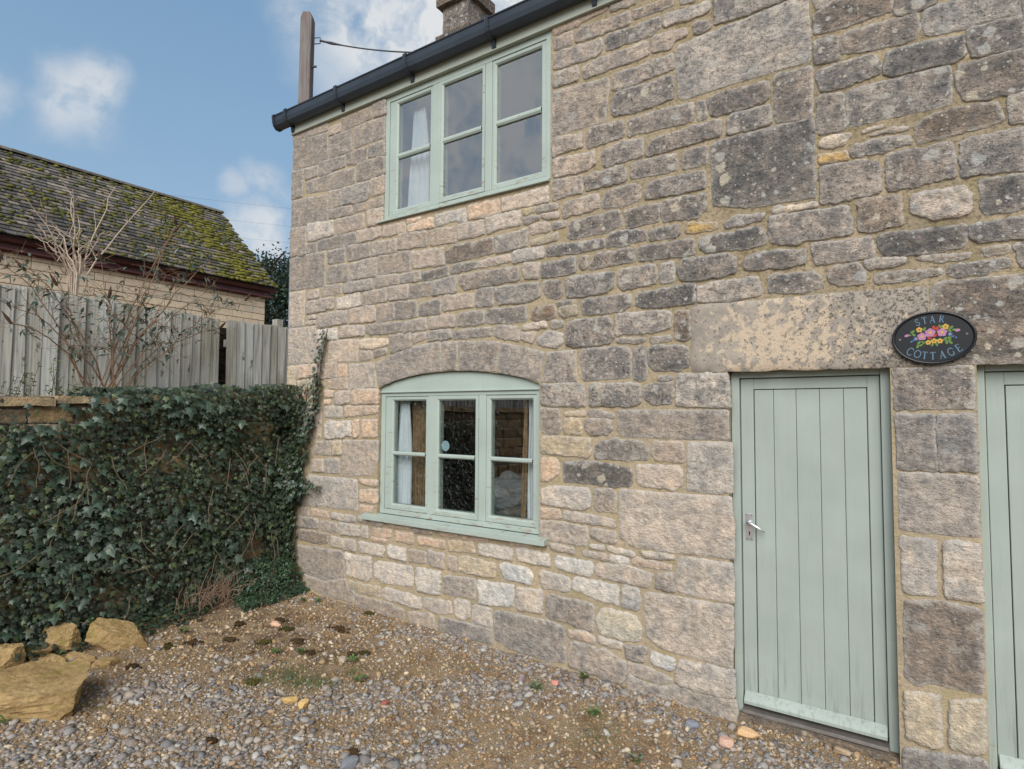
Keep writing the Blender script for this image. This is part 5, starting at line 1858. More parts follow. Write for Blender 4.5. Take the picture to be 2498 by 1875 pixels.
# ------------------------------------------------------------------ BARN
barn = empty('barn', (-13, -1, 1.75), 'low buff block outbuilding with mossy grey tiled roof and maroon gutter', 'outbuilding')
BX, BYE, BYW = -11.0, 3.26, -7.0
V = boxv(-15.2, BX - 0.012, BYW, BYE - 0.012, 1.6, 4.42)
b0 = len(V)
V += [(-15.2, BYE - 0.012, 4.42), (-13.06, BYE - 0.012, 6.36), (BX - 0.012, BYE - 0.012, 4.42)]
bw = obj('barn_wall', V, BOXF + [(b0, b0 + 1, b0 + 2)], M['joint'], barn)
rb = random.Random(4)
nblk = 0
z = 2.83
row = 0
while z < 4.28:
    hh = 0.131
    y = -3.1 + (row % 2) * 0.16
    while y < BYE:
        ll = rb.choice([0.26, 0.34, 0.40, 0.44])
        y2 = min(y + ll, BYE)
        if BYE - y2 < 0.1:
            y2 = BYE
        box('block', BX - 0.02, BX + rb.uniform(-0.001, 0.005), y + 0.005, y2 - 0.005, z + 0.005, z + hh - 0.005, M['block'], bw, bevel=0.004)
        nblk += 1
        y = y2
    z += hh
    row += 1
EX, EZ, RXB, RZB = -10.80, 4.43, -13.0, 6.40
sl = Vector((RXB - EX, 0, RZB - EZ))
SLN = sl.length
sl.normalize()
nrm_b = Vector((sl.z, 0, -sl.x))
if nrm_b.z < 0:
    nrm_b = -nrm_b
# roof deck under the tiles, both slopes
BV0, BV1 = -7.0, 3.42
V = [(EX, BV0, EZ - 0.03), (EX, BV1 - 0.02, EZ - 0.03), (RXB, BV1 - 0.02, RZB - 0.03), (RXB, BV0, RZB - 0.03), (2 * RXB - EX, BV0, EZ - 0.03), (2 * RXB - EX, BV1 - 0.02, EZ - 0.03)]
rfd = obj('roof', V, [(0, 1, 2, 3), (3, 2, 5, 4)], M['slab'], barn, tone=s2l(70, 68, 66))
NR = 25
EXP = SLN / NR
tiles = []
rt_ = random.Random(12)
for r_ in range(NR):
    y = BV1 - (0.0 if r_ % 2 else 0.09)
    while y > -4.2:
        wd = rt_.uniform(0.11, 0.18)
        tiles.append((r_, y - wd, y, rt_.random(), rt_.uniform(-0.004, 0.004)))
        y -= wd


def tile_geo(r_, ya, yb, q, lift):
    d0 = r_ * EXP - 0.02
    d1 = min(d0 + EXP * 1.5, SLN)
    o = Vector((EX, 0, EZ))
    th = 0.018
    lo, hi = 0.034 + lift, 0.006
    pts_ = []
    for h in (0, 1):
        for d, l in ((d0, lo), (d1, hi)):
            pass
    a = o + sl * d0 + nrm_b * lo
    b = o + sl * d1 + nrm_b * hi
    a2, b2 = a - nrm_b * th, b - nrm_b * th
    g = 0.004
    P = [(a2.x, ya + g, a2.z), (a2.x, yb - g, a2.z), (b2.x, yb - g, b2.z), (b2.x, ya + g, b2.z), (a.x, ya + g, a.z), (a.x, yb - g, a.z), (b.x, yb - g, b.z), (b.x, ya + g, b.z)]
    return P, BOXF


TC = [(88, 84, 80), (102, 96, 88), (76, 74, 72), (118, 108, 96), (94, 88, 80), (126, 117, 106)]


def tile_dist(tl):
    p = Vector((EX, (tl[1] + tl[2]) / 2, EZ)) + sl * (tl[0] * EXP)
    q = p - CAM
    return q.length + (40 if q.dot(rt2) / q.dot(fw) < -0.88 else 0)


tiles.sort(key=tile_dist)
mb = MB()
tt = []
for i, tl in enumerate(tiles):
    V, F = tile_geo(*tl)
    c = s2l(*TC[int(tl[3] * 5.99 * tl[3])])
    if i < 300:
        obj('tile', V, F, M['slab'], rfd, tone=c)
    else:
        mb.add(V, F)
        tt += [c + (1,)] * 8
mb.build('far_tiles', M['slab'], rfd, tone=tt, kind='stuff')
y = -4.2
while y < BV1 - 0.05:
    y2 = min(y + 0.42, BV1)
    V = []
    for yy in (y + 0.004, y2 - 0.004):
        for a in range(7):
            q = math.pi * a / 6
            V.append((RXB + 0.11 * math.cos(q), yy, RZB - 0.01 + 0.075 * math.sin(q)))
    obj('ridge_tile', V, [(k, k + 1, k + 8, k + 7) for k in range(6)] + [tuple(range(7)), tuple(range(7, 14))[::-1]], M['slab'], rfd, tone=s2l(104, 98, 90))
    y = y2
# moss cushions sitting on the tile edges
ICO = bmesh.new()
bmesh.ops.create_icosphere(ICO, subdivisions=1, radius=1)
IV = np.array([tuple(v.co) for v in ICO.verts])
IF = np.array([[v.index for v in f.verts] for f in ICO.faces])
ICO.free()
mp, ms, mc = [], [], []
for _ in range(5200):
    d = rt_.random()
    y = rt_.uniform(-4.0, 3.38)
    edge = max(0.0, 1 - abs((y - (2.75 - d * 0.4)) / 1.35)) ** 1.1
    dens = 0.34 + 0.85 * edge
    nn = noise.noise(Vector((y * 1.6, d * 5, 3)))
    if rt_.random() > dens * (0.62 + 1.0 * nn):
        continue
    r_ = int(d * NR)
    p = Vector((EX, y, EZ)) + sl * (r_ * EXP - 0.015 + rt_.random() ** 2 * 0.06) + nrm_b * 0.034
    mp.append(tuple(p))
    ms.append((0.016 + 0.028 * rt_.random(), 0.025 + 0.065 * rt_.random() * (0.6 + edge), 0.012 + 0.018 * rt_.random()))
    g = rt_.random()
    mc.append(tuple(np.array(s2l(96, 96, 48)) * (1 - g) + np.array(s2l(128, 122, 56)) * g if rt_.random() < 0.25 + 0.75 * edge else np.array(s2l(92, 94, 56))) + (1,))
mp, ms = np.array(mp), np.array(ms)
ax = np.array([tuple(sl), (0, 1, 0), tuple(nrm_b)])
jit = 1 + 0.25 * rng.uniform(-1, 1, (len(mp), len(IV), 1))
V = mp[:, None, :] + ((IV[None] * jit * ms[:, None, :]) @ ax)
F = IF[None] + (np.arange(len(mp)) * len(IV))[:, None, None]
obj('moss', V.reshape(-1, 3), F.reshape(-1, 3), M['moss'], barn, tone=np.repeat(np.array(mc), len(IV), 0), smooth=True, kind='stuff')
# fascia and gutter of the barn
box('barn_fascia', BX, BX + 0.035, BV0, BV1 - 0.06, 4.20, 4.40, M['maroon'], barn)
box('soffit', BX + 0.03, BX + 0.10, BV0, BV1 - 0.05, 4.225, 4.25, M['maroon'], barn)
gp = [(BX + 0.04, 4.42), (BX + 0.05, 4.36), (BX + 0.09, 4.335), (BX + 0.13, 4.36), (BX + 0.145, 4.43), (BX + 0.135, 4.43), (BX + 0.12, 4.37), (BX + 0.09, 4.35), (BX + 0.06, 4.37), (BX + 0.052, 4.42)]
n = len(gp)
V = [(x, BV0, z) for x, z in gp] + [(x, BV1 + 0.01, z) for x, z in gp]
bg_ = obj('barn_gutter', V, [tuple(range(n)), tuple(range(n, 2 * n))[::-1]] + [(i, n + i, n + (i + 1) % n, (i + 1) % n) for i in range(n)], M['maroon'], barn)
for yb in (-3.0, -1.15, 0.7, 2.05, 3.1):
    gq = [(BX + 0.034, 4.425), (BX + 0.044, 4.352), (BX + 0.09, 4.325), (BX + 0.137, 4.352), (BX + 0.153, 4.436), (BX + 0.10, 4.43)]
    V = [(x, yb - 0.03, z) for x, z in gq] + [(x, yb + 0.03, z) for x, z in gq]
    obj('gutter_joint', V, [tuple(range(6)), tuple(range(6, 12))[::-1]] + [(i, 6 + i, 6 + (i + 1) % 6, (i + 1) % 6) for i in range(6)], M['maroon'], bg_)

# ------------------------------------------------------------------ POLE, CABLES
px_, py_ = -6.52, 0.83
mb = MB()
V, F = extrude_poly([(-0.078, 0), (0.078, 0), (0.075, 7.02), (0.048, 7.10), (-0.048, 7.10), (-0.075, 7.02)], -0.068, 0.068)
ca, sa = math.cos(0.55), math.sin(0.55)
V = [(px_ + x * ca - y * sa + 0.012 * (z - 4), py_ + x * sa + y * ca, z) for x, y, z in V]
pole = empty('telegraph_pole', (px_, py_, 0), 'weathered reddish-grey timber pole rising behind the cottage gutter', 'pole')
obj('timber', V, F, M['pole'], pole, bevel=0.012)
mb = MB()
hx = px_ + 0.11
mb.add(*tubev([(hx, py_ + .05, 6.78), (hx + 0.07, py_ + 0.09, 6.78), (hx + 0.07, py_ + 0.09, 6.70), (hx, py_ + .05, 6.70)], 0.007, 6))
mb.add(*tubev([(hx - .02, py_ + 0.02, 6.38), (hx + 0.045, py_ + 0.06, 6.385)], 0.014, 8))
mb.build('bracket', M['cable'], pole)
A = Vector((hx + 0.07, py_ + 0.09, 6.74))
B = Vector((-4.66, 1.0, 6.04))
pts_ = [A.lerp(B, k / 16) - Vector((0, 0, 0.035 * 4 * (k / 16) * (1 - k / 16))) for k in range(17)]
rad = [0.013] * 2 + [0.019, 0.013] + [0.0085] * 13
V, F = tubev(pts_, rad, 6)
obj('service_cable', V, F, M['cable'], None, smooth=True, label='thin black service cable strung from the pole to the roof', cat='cable')
for k, (za, zb) in enumerate(((16.4, 17.4), (15.2, 16.0), (14.1, 14.7), (13.2, 13.6))):
    P0, P1 = Vector((-46, 8, za)), Vector((-30, 34, zb))
    pts_ = [P0.lerp(P1, q / 10) - Vector((0, 0, 0.25 * 4 * (q / 10) * (1 - q / 10))) for q in range(11)]
    V, F = tubev(pts_, 0.006, 4)
    obj('power_line', V, F, M['cable'], None, label=('topmost', 'second from top', 'third from top', 'lowest')[k] + ' of four faint power lines right of the mossy roof', cat='power line', group='power lines in the sky')

# ------------------------------------------------------------------ DISTANT TREE
def crown(name, parent, centre, rx, rz, nclump, per, size, base, light, seed, mat='leafmatt'):
    q = random.Random(seed)
    P = []
    for _ in range(nclump):
        u, v = q.uniform(0, 2 * math.pi), q.uniform(-1, 1)
        r_ = q.uniform(0.35, 1.0) ** 0.5
        s = math.sqrt(1 - v * v)
        c = Vector((centre[0] + rx * r_ * s * math.cos(u), centre[1] + rx * r_ * s * math.sin(u), centre[2] + rz * r_ * v))
        cr = q.uniform(0.25, 0.55) * rx * 0.32
        for _ in range(per):
            P.append((c.x + q.gauss(0, cr), c.y + q.gauss(0, cr), c.z + q.gauss(0, cr * 0.8)))
    P = np.array(P)
    n = len(P)
    V, F = leaves(OVA_L, OVA_T, P, rng.normal(size=(n, 3)), rng.normal(size=(n, 3)) + np.array([0, 0, .6]), rng.uniform(0.7, 1.3, n) * size)
    return obj(name, V, F, M[mat], parent, tone=np.repeat(leafcol(n, base, 0.4, light, 0.15), 4, 0), kind='stuff')


tc = Vector((-22.9, 11.0, 0))
tree = empty('evergreen_tree', (tc.x, tc.y, 1.7), 'dark evergreen tree between the outbuilding and the cottage corner', 'tree')
V, F = tubev([tc + Vector((0, 0, 0)), tc + Vector((0.1, 0, 3)), tc + Vector((-0.1, 0.1, 6)), tc + Vector((0, 0, 8.4))], [0.35, 0.28, 0.18, 0.06], 8)
obj('trunk', V, F, M['bark'], tree, tone=s2l(80, 68, 56), smooth=True)
mb = MB()
for k in range(14):
    a = k * 2.4
    z0 = 3 + k * 0.36
    mb.add(*tubev([tc + Vector((0, 0, z0)), tc + Vector((1.2 * math.cos(a), 1.2 * math.sin(a), z0 + 0.5)), tc + Vector((2.1 * math.cos(a), 2.1 * math.sin(a), z0 + 0.7))], [0.09, 0.05, 0.02], 5))
mb.build('limbs', M['bark'], tree, tone=s2l(70, 62, 52))
crown('crown', tree, (tc.x, tc.y, 5.4), 2.75, 3.1, 420, 85, 0.15, (0.022, 0.036, 0.022), (0.045, 0.07, 0.04), 5)

# ------------------------------------------------------------------ BARE SHRUB (in front of the fence) and DEAD SHRUB behind it
def curve(p0, p1, sag, n=9, wob=0.02, q=random):
    p0, p1 = Vector(p0), Vector(p1)
    d = p1 - p0
    L = []
    for k in range(n):
        f = k / (n - 1)
        p = p0 + d * f
        p.z += sag * 4 * f * (1 - f) + (q.uniform(-wob, wob) if 0 < k < n - 1 else 0)
        p.y += q.uniform(-wob, wob) if 0 < k < n - 1 else 0
        p.x += q.uniform(-wob, wob) if 0 < k < n - 1 else 0
        L.append(p)
    return L


qs = random.Random(31)
shrub = empty('buddleia_shrub', (-5.95, -1.60, 1.95), 'straggly half-bare buddleia shrub with arching brown stems before the fence', 'shrub')
tips = [(-2.34, 3.05, .35), (-2.19, 3.0, .3), (-0.99, 3.71, .25), (-1.18, 3.53, .2), (-0.57, 3.17, .25), (-0.28, 3.07, .30), (-1.12, 3.02, .1), (-1.68, 3.18, .1), (-1.97, 2.92, .2), (-2.33, 2.53, .25), (-0.56, 2.73, .25), (-1.6, 2.87, .1), (-1.3, 2.89, .1), (-1.1, 3.18, .15),
        (-0.8, 3.35, .2), (-0.95, 2.55, .2), (-2.45, 2.75, .3)]
mb = MB()
LP, LT, LN, LS, SP = [], [], [], [], []
for ty, tz, sg in tips:
    b_ = (-5.95 + qs.uniform(-.06, .06), -1.55 + qs.uniform(-.13, .13), 1.95)
    e_ = (-5.95 + qs.uniform(-.25, .35), ty, tz)
    cv = curve(b_, e_, sg * 0.6, 10, 0.018, qs)
    r0 = qs.uniform(0.003, 0.008)
    mb.add(*tubev(cv, [r0 * (1 - 0.8 * k / 9) + 0.0012 for k in range(10)], 5))
    SP.append(cv[-1])
    for k in range(3, 10):
        for _ in range(3):
            if qs.random() < 0.7:
                d = Vector((qs.uniform(-.5, .5), qs.uniform(-1, 1), qs.uniform(-.3, .8))).normalized()
                L_ = qs.uniform(0.10, 0.34)
                tw = curve(cv[k], cv[k] + d * L_, 0.02, 5, 0.01, qs)
                mb.add(*tubev(tw, [0.0028, 0.0024, 0.002, 0.0016, 0.001], 4))
                for kk in (2, 3):
                    d2 = Vector((qs.uniform(-.5, .5), qs.uniform(-1, 1), qs.uniform(-.5, .8))).normalized()
                    mb.add(*tubev([tw[kk], tw[kk] + d2 * qs.uniform(.04, .13)], [0.0016, 0.0008], 3))
                for _ in range(qs.randint(1, 6)):
                    LP.append(tuple(tw[qs.randint(1, 4)]))
                    LT.append((qs.uniform(-1, 1), qs.uniform(-1, 1), qs.uniform(-1, .3)))
                    LN.append((qs.uniform(-.6, 1), qs.uniform(-.6, .6), 1))
                    LS.append(qs.uniform(0.035, 0.095))
mb.build('branches', M['bark'], shrub, tone=s2l(140, 114, 92))
n = len(LP)
V, F = leaves(LAN_L, LAN_T, np.array(LP), np.array(LT), np.array(LN), np.array(LS))
obj('foliage', V, F, M['leafmatt'], shrub, tone=np.repeat(leafcol(n, (0.09, 0.14, 0.105), 0.40, (0.24, 0.29, 0.24), 0.25), 5, 0), kind='stuff')
mb = MB()
for p in SP[:12]:
    d = Vector((qs.uniform(-.3, .3), qs.uniform(-.5, .5), 0.6)).normalized()
    mb.add(*tubev([p, p + d * 0.05, p + d * 0.11], [0.011, 0.014, 0.003], 6))
mb.build('dry_flower_spikes', M['bark'], shrub, tone=s2l(72, 56, 46), kind='stuff')

dead = empty('dead_shrub', (-7.0, -1.46, 1.8), 'pale leafless shrub with dry upright stems standing behind the fence', 'shrub')
mb = MB()
for y_, z_, w_ in ((-1.65, 3.79, 1), (-1.54, 4.02, 1.2), (-1.10, 4.30, .9), (-1.62, 4.03, .7), (-0.86, 4.26, .9), (-1.94, 3.92, .8), (-1.47, 3.71, 1), (-1.38, 3.62, .9), (-1.75, 3.6, .8), (-1.30, 3.7, .8), (-1.58, 3.6, .9), (-1.2, 3.5, .7), (-1.85, 3.4, .7), (-1.9, 3.7, .6), (-1.42, 3.9, .6)):
    b_ = (-7.0 + qs.uniform(-.08, .08), -1.46 + qs.uniform(-.05, .05) + (0.3 if qs.random() < .0 else 0), 1.8)
    m_ = (-7.0 + qs.uniform(-.1, .1), -1.46 + (y_ + 1.46) * 0.12, 3.25)
    cv = [Vector(b_)] + curve(m_, (-7.0 + qs.uniform(-.3, .3), y_, z_), 0.04, 8, 0.02, qs)
    mb.add(*tubev(cv, [0.009 * w_] + [0.008 * w_ * (1 - k / 8.5) + 0.0015 for k in range(8)], 5))
    for k in range(2, 8):
        if qs.random() < 0.75:
            d = Vector((qs.uniform(-.5, .5), qs.uniform(-1, 1), qs.uniform(-.2, .9))).normalized()
            mb.add(*tubev(curve(cv[k], cv[k] + d * qs.uniform(.10, .3), 0.02, 4, 0.012, qs), [0.004, 0.003, 0.0025, 0.0015], 4))
mb.build('stems', M['bark'], dead, tone=s2l(186, 168, 150))

# weeds along the top of the garden wall
wd_ = empty('wall_top_weeds', (-5.8, -2.2, 1.95), 'yellow-green leafy weeds growing along the top of the garden wall at left', 'weeds')
P, T, N_, S_ = [], [], [], []
mb = MB()
for _ in range(34):
    y = qs.uniform(-2.6, -1.75)
    x = qs.uniform(-6.05, -5.72)
    h_ = qs.uniform(0.10, 0.34)
    cv = curve((x, y, 1.9), (x + qs.uniform(-.05, .08), y + qs.uniform(-.1, .1), 1.95 + h_), 0.0, 6, 0.012, qs)
    mb.add(*tubev(cv, 0.002, 4))
    for k in range(1, 6):
        for _ in range(3):
            P.append(tuple(cv[k])); T.append((qs.uniform(-1, 1), qs.uniform(-1, 1), qs.uniform(-.3, .6))); N_.append((.3, 0, 1)); S_.append(qs.uniform(.018, .045))
mb.build('stalks', M['bark'], wd_, tone=s2l(96, 92, 60))
V, F = leaves(OVA_L, OVA_T, np.array(P), np.array(T), np.array(N_), np.array(S_))
obj('leaves', V, F, M['leafmatt'], wd_, tone=np.repeat(leafcol(len(P), (0.085, 0.125, 0.04), 0.3, (0.18, 0.22, 0.07), 0.25), 4, 0), kind='stuff')

# ------------------------------------------------------------------ LOW PLANTS AT THE FOOT OF THE WALLS
low = empty('low_bush', (-5.2, -0.3, 0.05), 'low small-leaved green bush in the corner between ivy and cottage', 'bush')
P, T, N_, S_ = [], [], [], []
for _ in range(5200):
    a = qs.random()
    x, y = -5.50 + qs.random() ** 1.3 * 0.42, -0.02 - qs.random() * 0.72
    hmax = 0.52 * (1 - ((x + 5.5) / 0.46) ** 2) * (1 - 0.45 * (-y / 0.75) ** 2) * (0.8 + 0.3 * noise.noise(Vector((x * 9, y * 9, 0))))
    if x > -5.2 and y > -0.15 - (x + 5.2):
        hmax *= 0.6
    if hmax < 0.03:
        continue
    z_ = 0.05 + hmax * (1 - qs.random() ** 2 * 0.6)
    P.append((x, y, z_)); T.append((qs.uniform(-.3, 1), qs.uniform(-1, .4), qs.uniform(-.8, .5))); N_.append((.6, -.4, .8 + qs.uniform(-.3, .3))); S_.append(qs.uniform(.018, .036))
V, F = leaves(OVA_L, OVA_T, np.array(P), np.array(T), np.array(N_), np.array(S_))
obj('foliage', V, F, M['leaf'], low, tone=np.repeat(leafcol(len(P), (0.036, 0.072, 0.036), 0.35, (0.07, 0.12, 0.05), 0.12), 4, 0), kind='stuff')
mb = MB()
for _ in range(26):
    x, y = qs.uniform(-5.45, -5.15), qs.uniform(-.6, -.05)
    mb.add(*tubev(curve((x, y, 0.0), (x + qs.uniform(-.1, .15), y + qs.uniform(-.1, .1), qs.uniform(.2, .45)), 0.0, 5, 0.01, qs), 0.003, 4))
mb.build('stems', M['bark'], low, tone=s2l(86, 66, 50))

dp = empty('dried_plant', (-5.33, -0.85, 0.05), 'tangle of dry pinkish-brown stalks at the foot of the ivy', 'plant')
mb = MB()
for _ in range(230):
    x, y = -5.36 + qs.uniform(-.08, .16), -0.86 + qs.gauss(0, .15)
    d = Vector((qs.uniform(-.2, .8), qs.gauss(0, .7), qs.uniform(0.0, 1.1))).normalized()
    mb.add(*tubev(curve((x, y, 0.06 + qs.random() * .22), Vector((x, y, 0.08 + qs.random() * .22)) + d * qs.uniform(.06, .24), 0.01, 4, 0.012, qs), [0.0025, 0.002, 0.0018, 0.001], 4))
mb.build('stalks', M['bark'], dp, tone=s2l(158, 132, 112), kind='stuff')

# ------------------------------------------------------------------ BOULDERS
def rock(name, label, cat, loc, dims, rotz, seed, tilt=(0, 0), boxy=0.55, lichen=0.0, group=None, mat='rock', sub=3, amp=1.0):
    bm = bmesh.new()
    bmesh.ops.create_icosphere(bm, subdivisions=sub, radius=1)
    q = random.Random(seed)
    planes = [(Vector((q.gauss(0, 1), q.gauss(0, 1), q.gauss(0, .7))).normalized(), q.uniform(0.62, 0.9)) for _ in range(13)] + [(Vector((q.uniform(-.08, .08), q.uniform(-.08, .08), 1)).normalized(), boxy), (Vector((0, 0, -1)), 0.6)]
    rot = Matrix.Rotation(rotz, 3, 'Z') @ Matrix.Rotation(tilt[0], 3, 'X') @ Matrix.Rotation(tilt[1], 3, 'Y')
    V = []
    for v in bm.verts:
        p = v.co.copy()
        p = p / max(abs(p.x), abs(p.y), abs(p.z)) * 0.5 + p * 0.5
        for n_, d in planes:
            e = p.dot(n_) - d
            if e > 0:
                p -= n_ * e * 0.985
        sc = Vector((p.x * 3 + seed, p.y * 3, p.z * 3))
        p += p.normalized() * amp * (0.05 * noise.noise(sc) + 0.035 * noise.noise(sc * 2.7) + 0.03 * noise.noise(sc * 7) + 0.022 * noise.noise(sc * 16))
        p = Vector((p.x * dims[0], p.y * dims[1], p.z * dims[2]))
        V.append(tuple(rot @ p + Vector(loc)))
    F = [tuple(v.index for v in f.verts) for f in bm.faces]
    bm.free()
    o = obj(name, V, F, M[mat], None, smooth=False, rim=lichen, tone=s2l(120, 118, 116), label=label, cat=cat, group=group)
    return o


rock('boulder', 'large flat-topped yellow limestone boulder at the left edge of the gravel', 'rock', (-4.72, -2.51, 0.09), (0.56, 0.28, 0.19), 0.48, 4, (0.18, 0.03), 0.60, sub=5, amp=0.8)
rock('boulder', 'wedge-shaped yellow rock leaning on the ivy behind the big boulder', 'rock', (-5.17, -1.72, 0.09), (0.29, 0.14, 0.135), 0.85, 12, (0.25, 0.42), 0.75, sub=5)
rock('boulder', 'rounded yellow rock half buried in ivy, farthest back of the rock group', 'rock', (-5.33, -2.05, 0.18), (0.15, 0.10, 0.12), 0.7, 23, (0, 0), 0.8, sub=5)
rock('boulder', 'rock crusted with white lichen between the big boulder and the ivy', 'rock', (-5.20, -2.17, 0.06), (0.15, 0.10, 0.08), 0.6, 35, (0.1, 0), 0.7, 1.0, sub=5)
rock('boulder', 'dark ochre rock at the extreme left edge among ivy', 'rock', (-5.34, -2.40, 0.09), (0.14, 0.12, 0.17), 0.2, 41, (0, 0), 0.8, sub=5)
rock('boulder', 'small ochre stone wedged left behind the big boulder', 'rock', (-5.22, -2.30, 0.03), (0.09, 0.08, 0.09), 1.2, 52, (0, 0), 0.8, sub=5)
rock('boulder', 'small flat yellow stone with ivy in front, behind the big boulder', 'rock', (-5.08, -1.99, 0.05), (0.12, 0.07, 0.06), 0.6, 66, (0, 0.15), 0.6, sub=5)
rock('boulder', 'flat mossy olive stone at the right end of the rock group', 'rock', (-4.93, -1.89, 0.04), (0.12, 0.07, 0.055), 0.75, 71, (0, 0), 0.6, sub=5)
rock('boulder', 'brownish flat stone above the white-lichened rock', 'rock', (-5.30, -2.20, 0.13), (0.11, 0.08, 0.05), 0.6, 83, (0, 0), 0.6, sub=5)
LOOSE = [((-0.865, -0.136), (.075, .042, .035), 'pale orange chunk of stone lying beside the door jamb', (206, 170, 128)), ((-0.953, -0.283), (.05, .045, .035), 'pinkish stone chunk in the gravel near the door', (196, 160, 140)),
         ((-0.387, -0.03), (.07, .028, .025), 'narrow buff stone lying in front of the door step', (176, 152, 124)), ((-3.374, -1.46), (.055, .04, .03), 'flat yellow pebble in the grey gravel at the front left', (206, 172, 112)),
         ((-3.26, -1.442), (.045, .04, .035), 'rounded yellow pebble just right of the flat yellow one', (204, 170, 112)), ((-4.608, -0.726), (.06, .035, .03), 'pinkish buff stone on brown soil below the dried plant', (204, 166, 138)),
         ((-2.34, -0.306), (.05, .022, .035), 'long mauve-grey stone near the wall foot', (150, 138, 142)), ((-2.13, -0.222), (.03, .025, .025), 'small salmon pink pebble near the wall foot', (204, 140, 126)),
         ((-2.531, -1.699), (.06, .045, .035), 'large blue-grey pebble at the bottom centre edge', (128, 130, 134)), ((-2.872, -1.111), (.025, .03, .025), 'brick red pebble in the grey gravel', (150, 92, 76)),
         ((-1.165, -0.219), (.05, .03, .03), 'blue-grey angular stone by the wall right of the middle', (128, 130, 138)), ((-3.598, -0.837), (.045, .035, .03), 'pale buff stone beside a dark moss clump', (176, 160, 140))]
for i, ((x, y), dm, lb, cl) in enumerate(LOOSE):
    o = rock('loose_stone', lb, 'stone', (x, y, gz(x, y) + dm[2] * 0.55), dm, i * 1.3, 200 + i * 7, (0.1, 0.1), 0.7, sub=2, mat='pebble')
    a = o.data.color_attributes['tone']
    a.data.foreach_set('color', np.tile(np.array(s2l(*cl) + (1,), dtype=np.float32), (len(o.data.vertices), 1)).ravel())

# ------------------------------------------------------------------ GRAVEL
def segd(x, y, pts_):
    best = np.full(x.shape, 9.0)
    for (ax_, ay), (bx_, by) in zip(pts_[:-1], pts_[1:]):
        dx, dy = bx_ - ax_, by - ay
        tq = np.clip(((x - ax_) * dx + (y - ay) * dy) / (dx * dx + dy * dy), 0, 1)
        best = np.minimum(best, np.hypot(x - ax_ - tq * dx, y - ay - tq * dy))
    return best


N0 = 135000
gx = rng.uniform(-5.45, 1.6, N0)
gy = rng.uniform(-3.7, 0.03, N0)
# thin out well away from the strip in view
line = gy - (-1.15 - (gx + 1.8) * -0.725)
far = np.clip((-0.15 - (gy + 1.22 - (gx + 1.808) * 0.693)) / 0.9, 0, 1)
nz = np.array([noise.noise(Vector((a * 2.2, b * 2.2, 0.3))) for a, b in zip(gx, gy)])
nz2 = np.array([noise.noise(Vector((a * 5.5, b * 5.5, 9.3))) for a, b in zip(gx, gy)])
grey = np.exp(-(segd(gx, gy, [(-3.6, -.15), (-2.9, -.08), (-2.4, -.14), (-1.7, -.13), (-1.2, -.24), (-.9, -.32), (-.4, -.25), (0.6, -.3)]) / 0.17) ** 2)
grey = np.maximum(grey, np.exp(-(segd(gx, gy, [(-4.45, -2.0), (-3.4, -1.55), (-3.1, -1.25), (-2.82, -.95), (-2.55, -.62), (-2.2, -.45)]) / 0.19) ** 2))
grey = np.maximum(grey, np.clip((-1.35 - (gy - 0.62 * (gx + 2.9)) * 1.0) / 0.45, 0, 1) * (gx < -2.2))
grey = np.maximum(grey, np.exp(-(np.hypot(gx + 0.9, gy + 0.55) / 0.35) ** 2) * 0.8)
grey = np.clip(grey + 0.35 * nz + 0.06, 0, 1)
dens = (0.42 + 0.50 * grey + 0.15 * nz2) * (1 - 0.75 * far)
soil = np.exp(-(np.hypot((gx + 4.5) / 0.8, (gy + 0.95) / 0.45)) ** 2)
dens *= 1 - 0.55 * soil
k = rng.random(N0) < dens
gx, gy, grey, far = gx[k], gy[k], grey[k], far[k]
n = len(gx)
isg = rng.random(n) < np.clip(grey * 0.56 + 0.05, 0, 1)
size = np.where(isg, np.clip(rng.lognormal(math.log(0.0092), 0.52, n), 0.0035, 0.036), np.clip(rng.lognormal(math.log(0.0060), 0.50, n), 0.0025, 0.022)) * (1 + 0.35 * far)
gcols = np.array([s2l(*c) for c in ((132, 130, 129), (150, 147, 144), (114, 113, 115), (170, 166, 160), (140, 131, 126), (156, 147, 137))])
tcols = np.array([s2l(*c) for c in ((166, 140, 106), (184, 162, 130), (142, 114, 82), (128, 106, 80), (200, 184, 158), (152, 120, 86), (118, 108, 97), (172, 165, 156))])
dust = rng.random((n, 1)) ** 2 * 0.5
col = np.where(isg[:, None], gcols[rng.integers(0, len(gcols), n)], tcols[rng.integers(0, len(tcols), n)]) * rng.uniform(0.72, 1.12, (n, 1))
col = col * (1 - dust) + np.array(s2l(150, 126, 96))[None] * dust
gzv = np.array([gz(a, b) for a, b in zip(gx, gy)])
sc3 = np.stack([size * rng.uniform(.9, 1.5, n), size * rng.uniform(.7, 1.1, n), size * np.where(isg, rng.uniform(.35, .75, n), rng.uniform(.55, .9, n))], 1)
az = rng.uniform(0, 2 * np.pi, n)
t1, t2 = rng.normal(0, .28, n), rng.normal(0, .28, n)
cz_, sz_ = np.cos(az), np.sin(az)
jit = 1 + 0.34 * rng.uniform(-1, 1, (n, len(IV), 1))
L = IV[None] * jit * sc3[:, None, :]
L[:, :, 2] += L[:, :, 0] * t1[:, None] + L[:, :, 1] * t2[:, None]
V = np.empty_like(L)
V[:, :, 0] = L[:, :, 0] * cz_[:, None] - L[:, :, 1] * sz_[:, None] + gx[:, None]
V[:, :, 1] = L[:, :, 0] * sz_[:, None] + L[:, :, 1] * cz_[:, None] + gy[:, None]
V[:, :, 2] = L[:, :, 2] + (gzv + sc3[:, 2] * 0.25)[:, None]
F = IF[None] + (np.arange(n) * len(IV))[:, None, None]
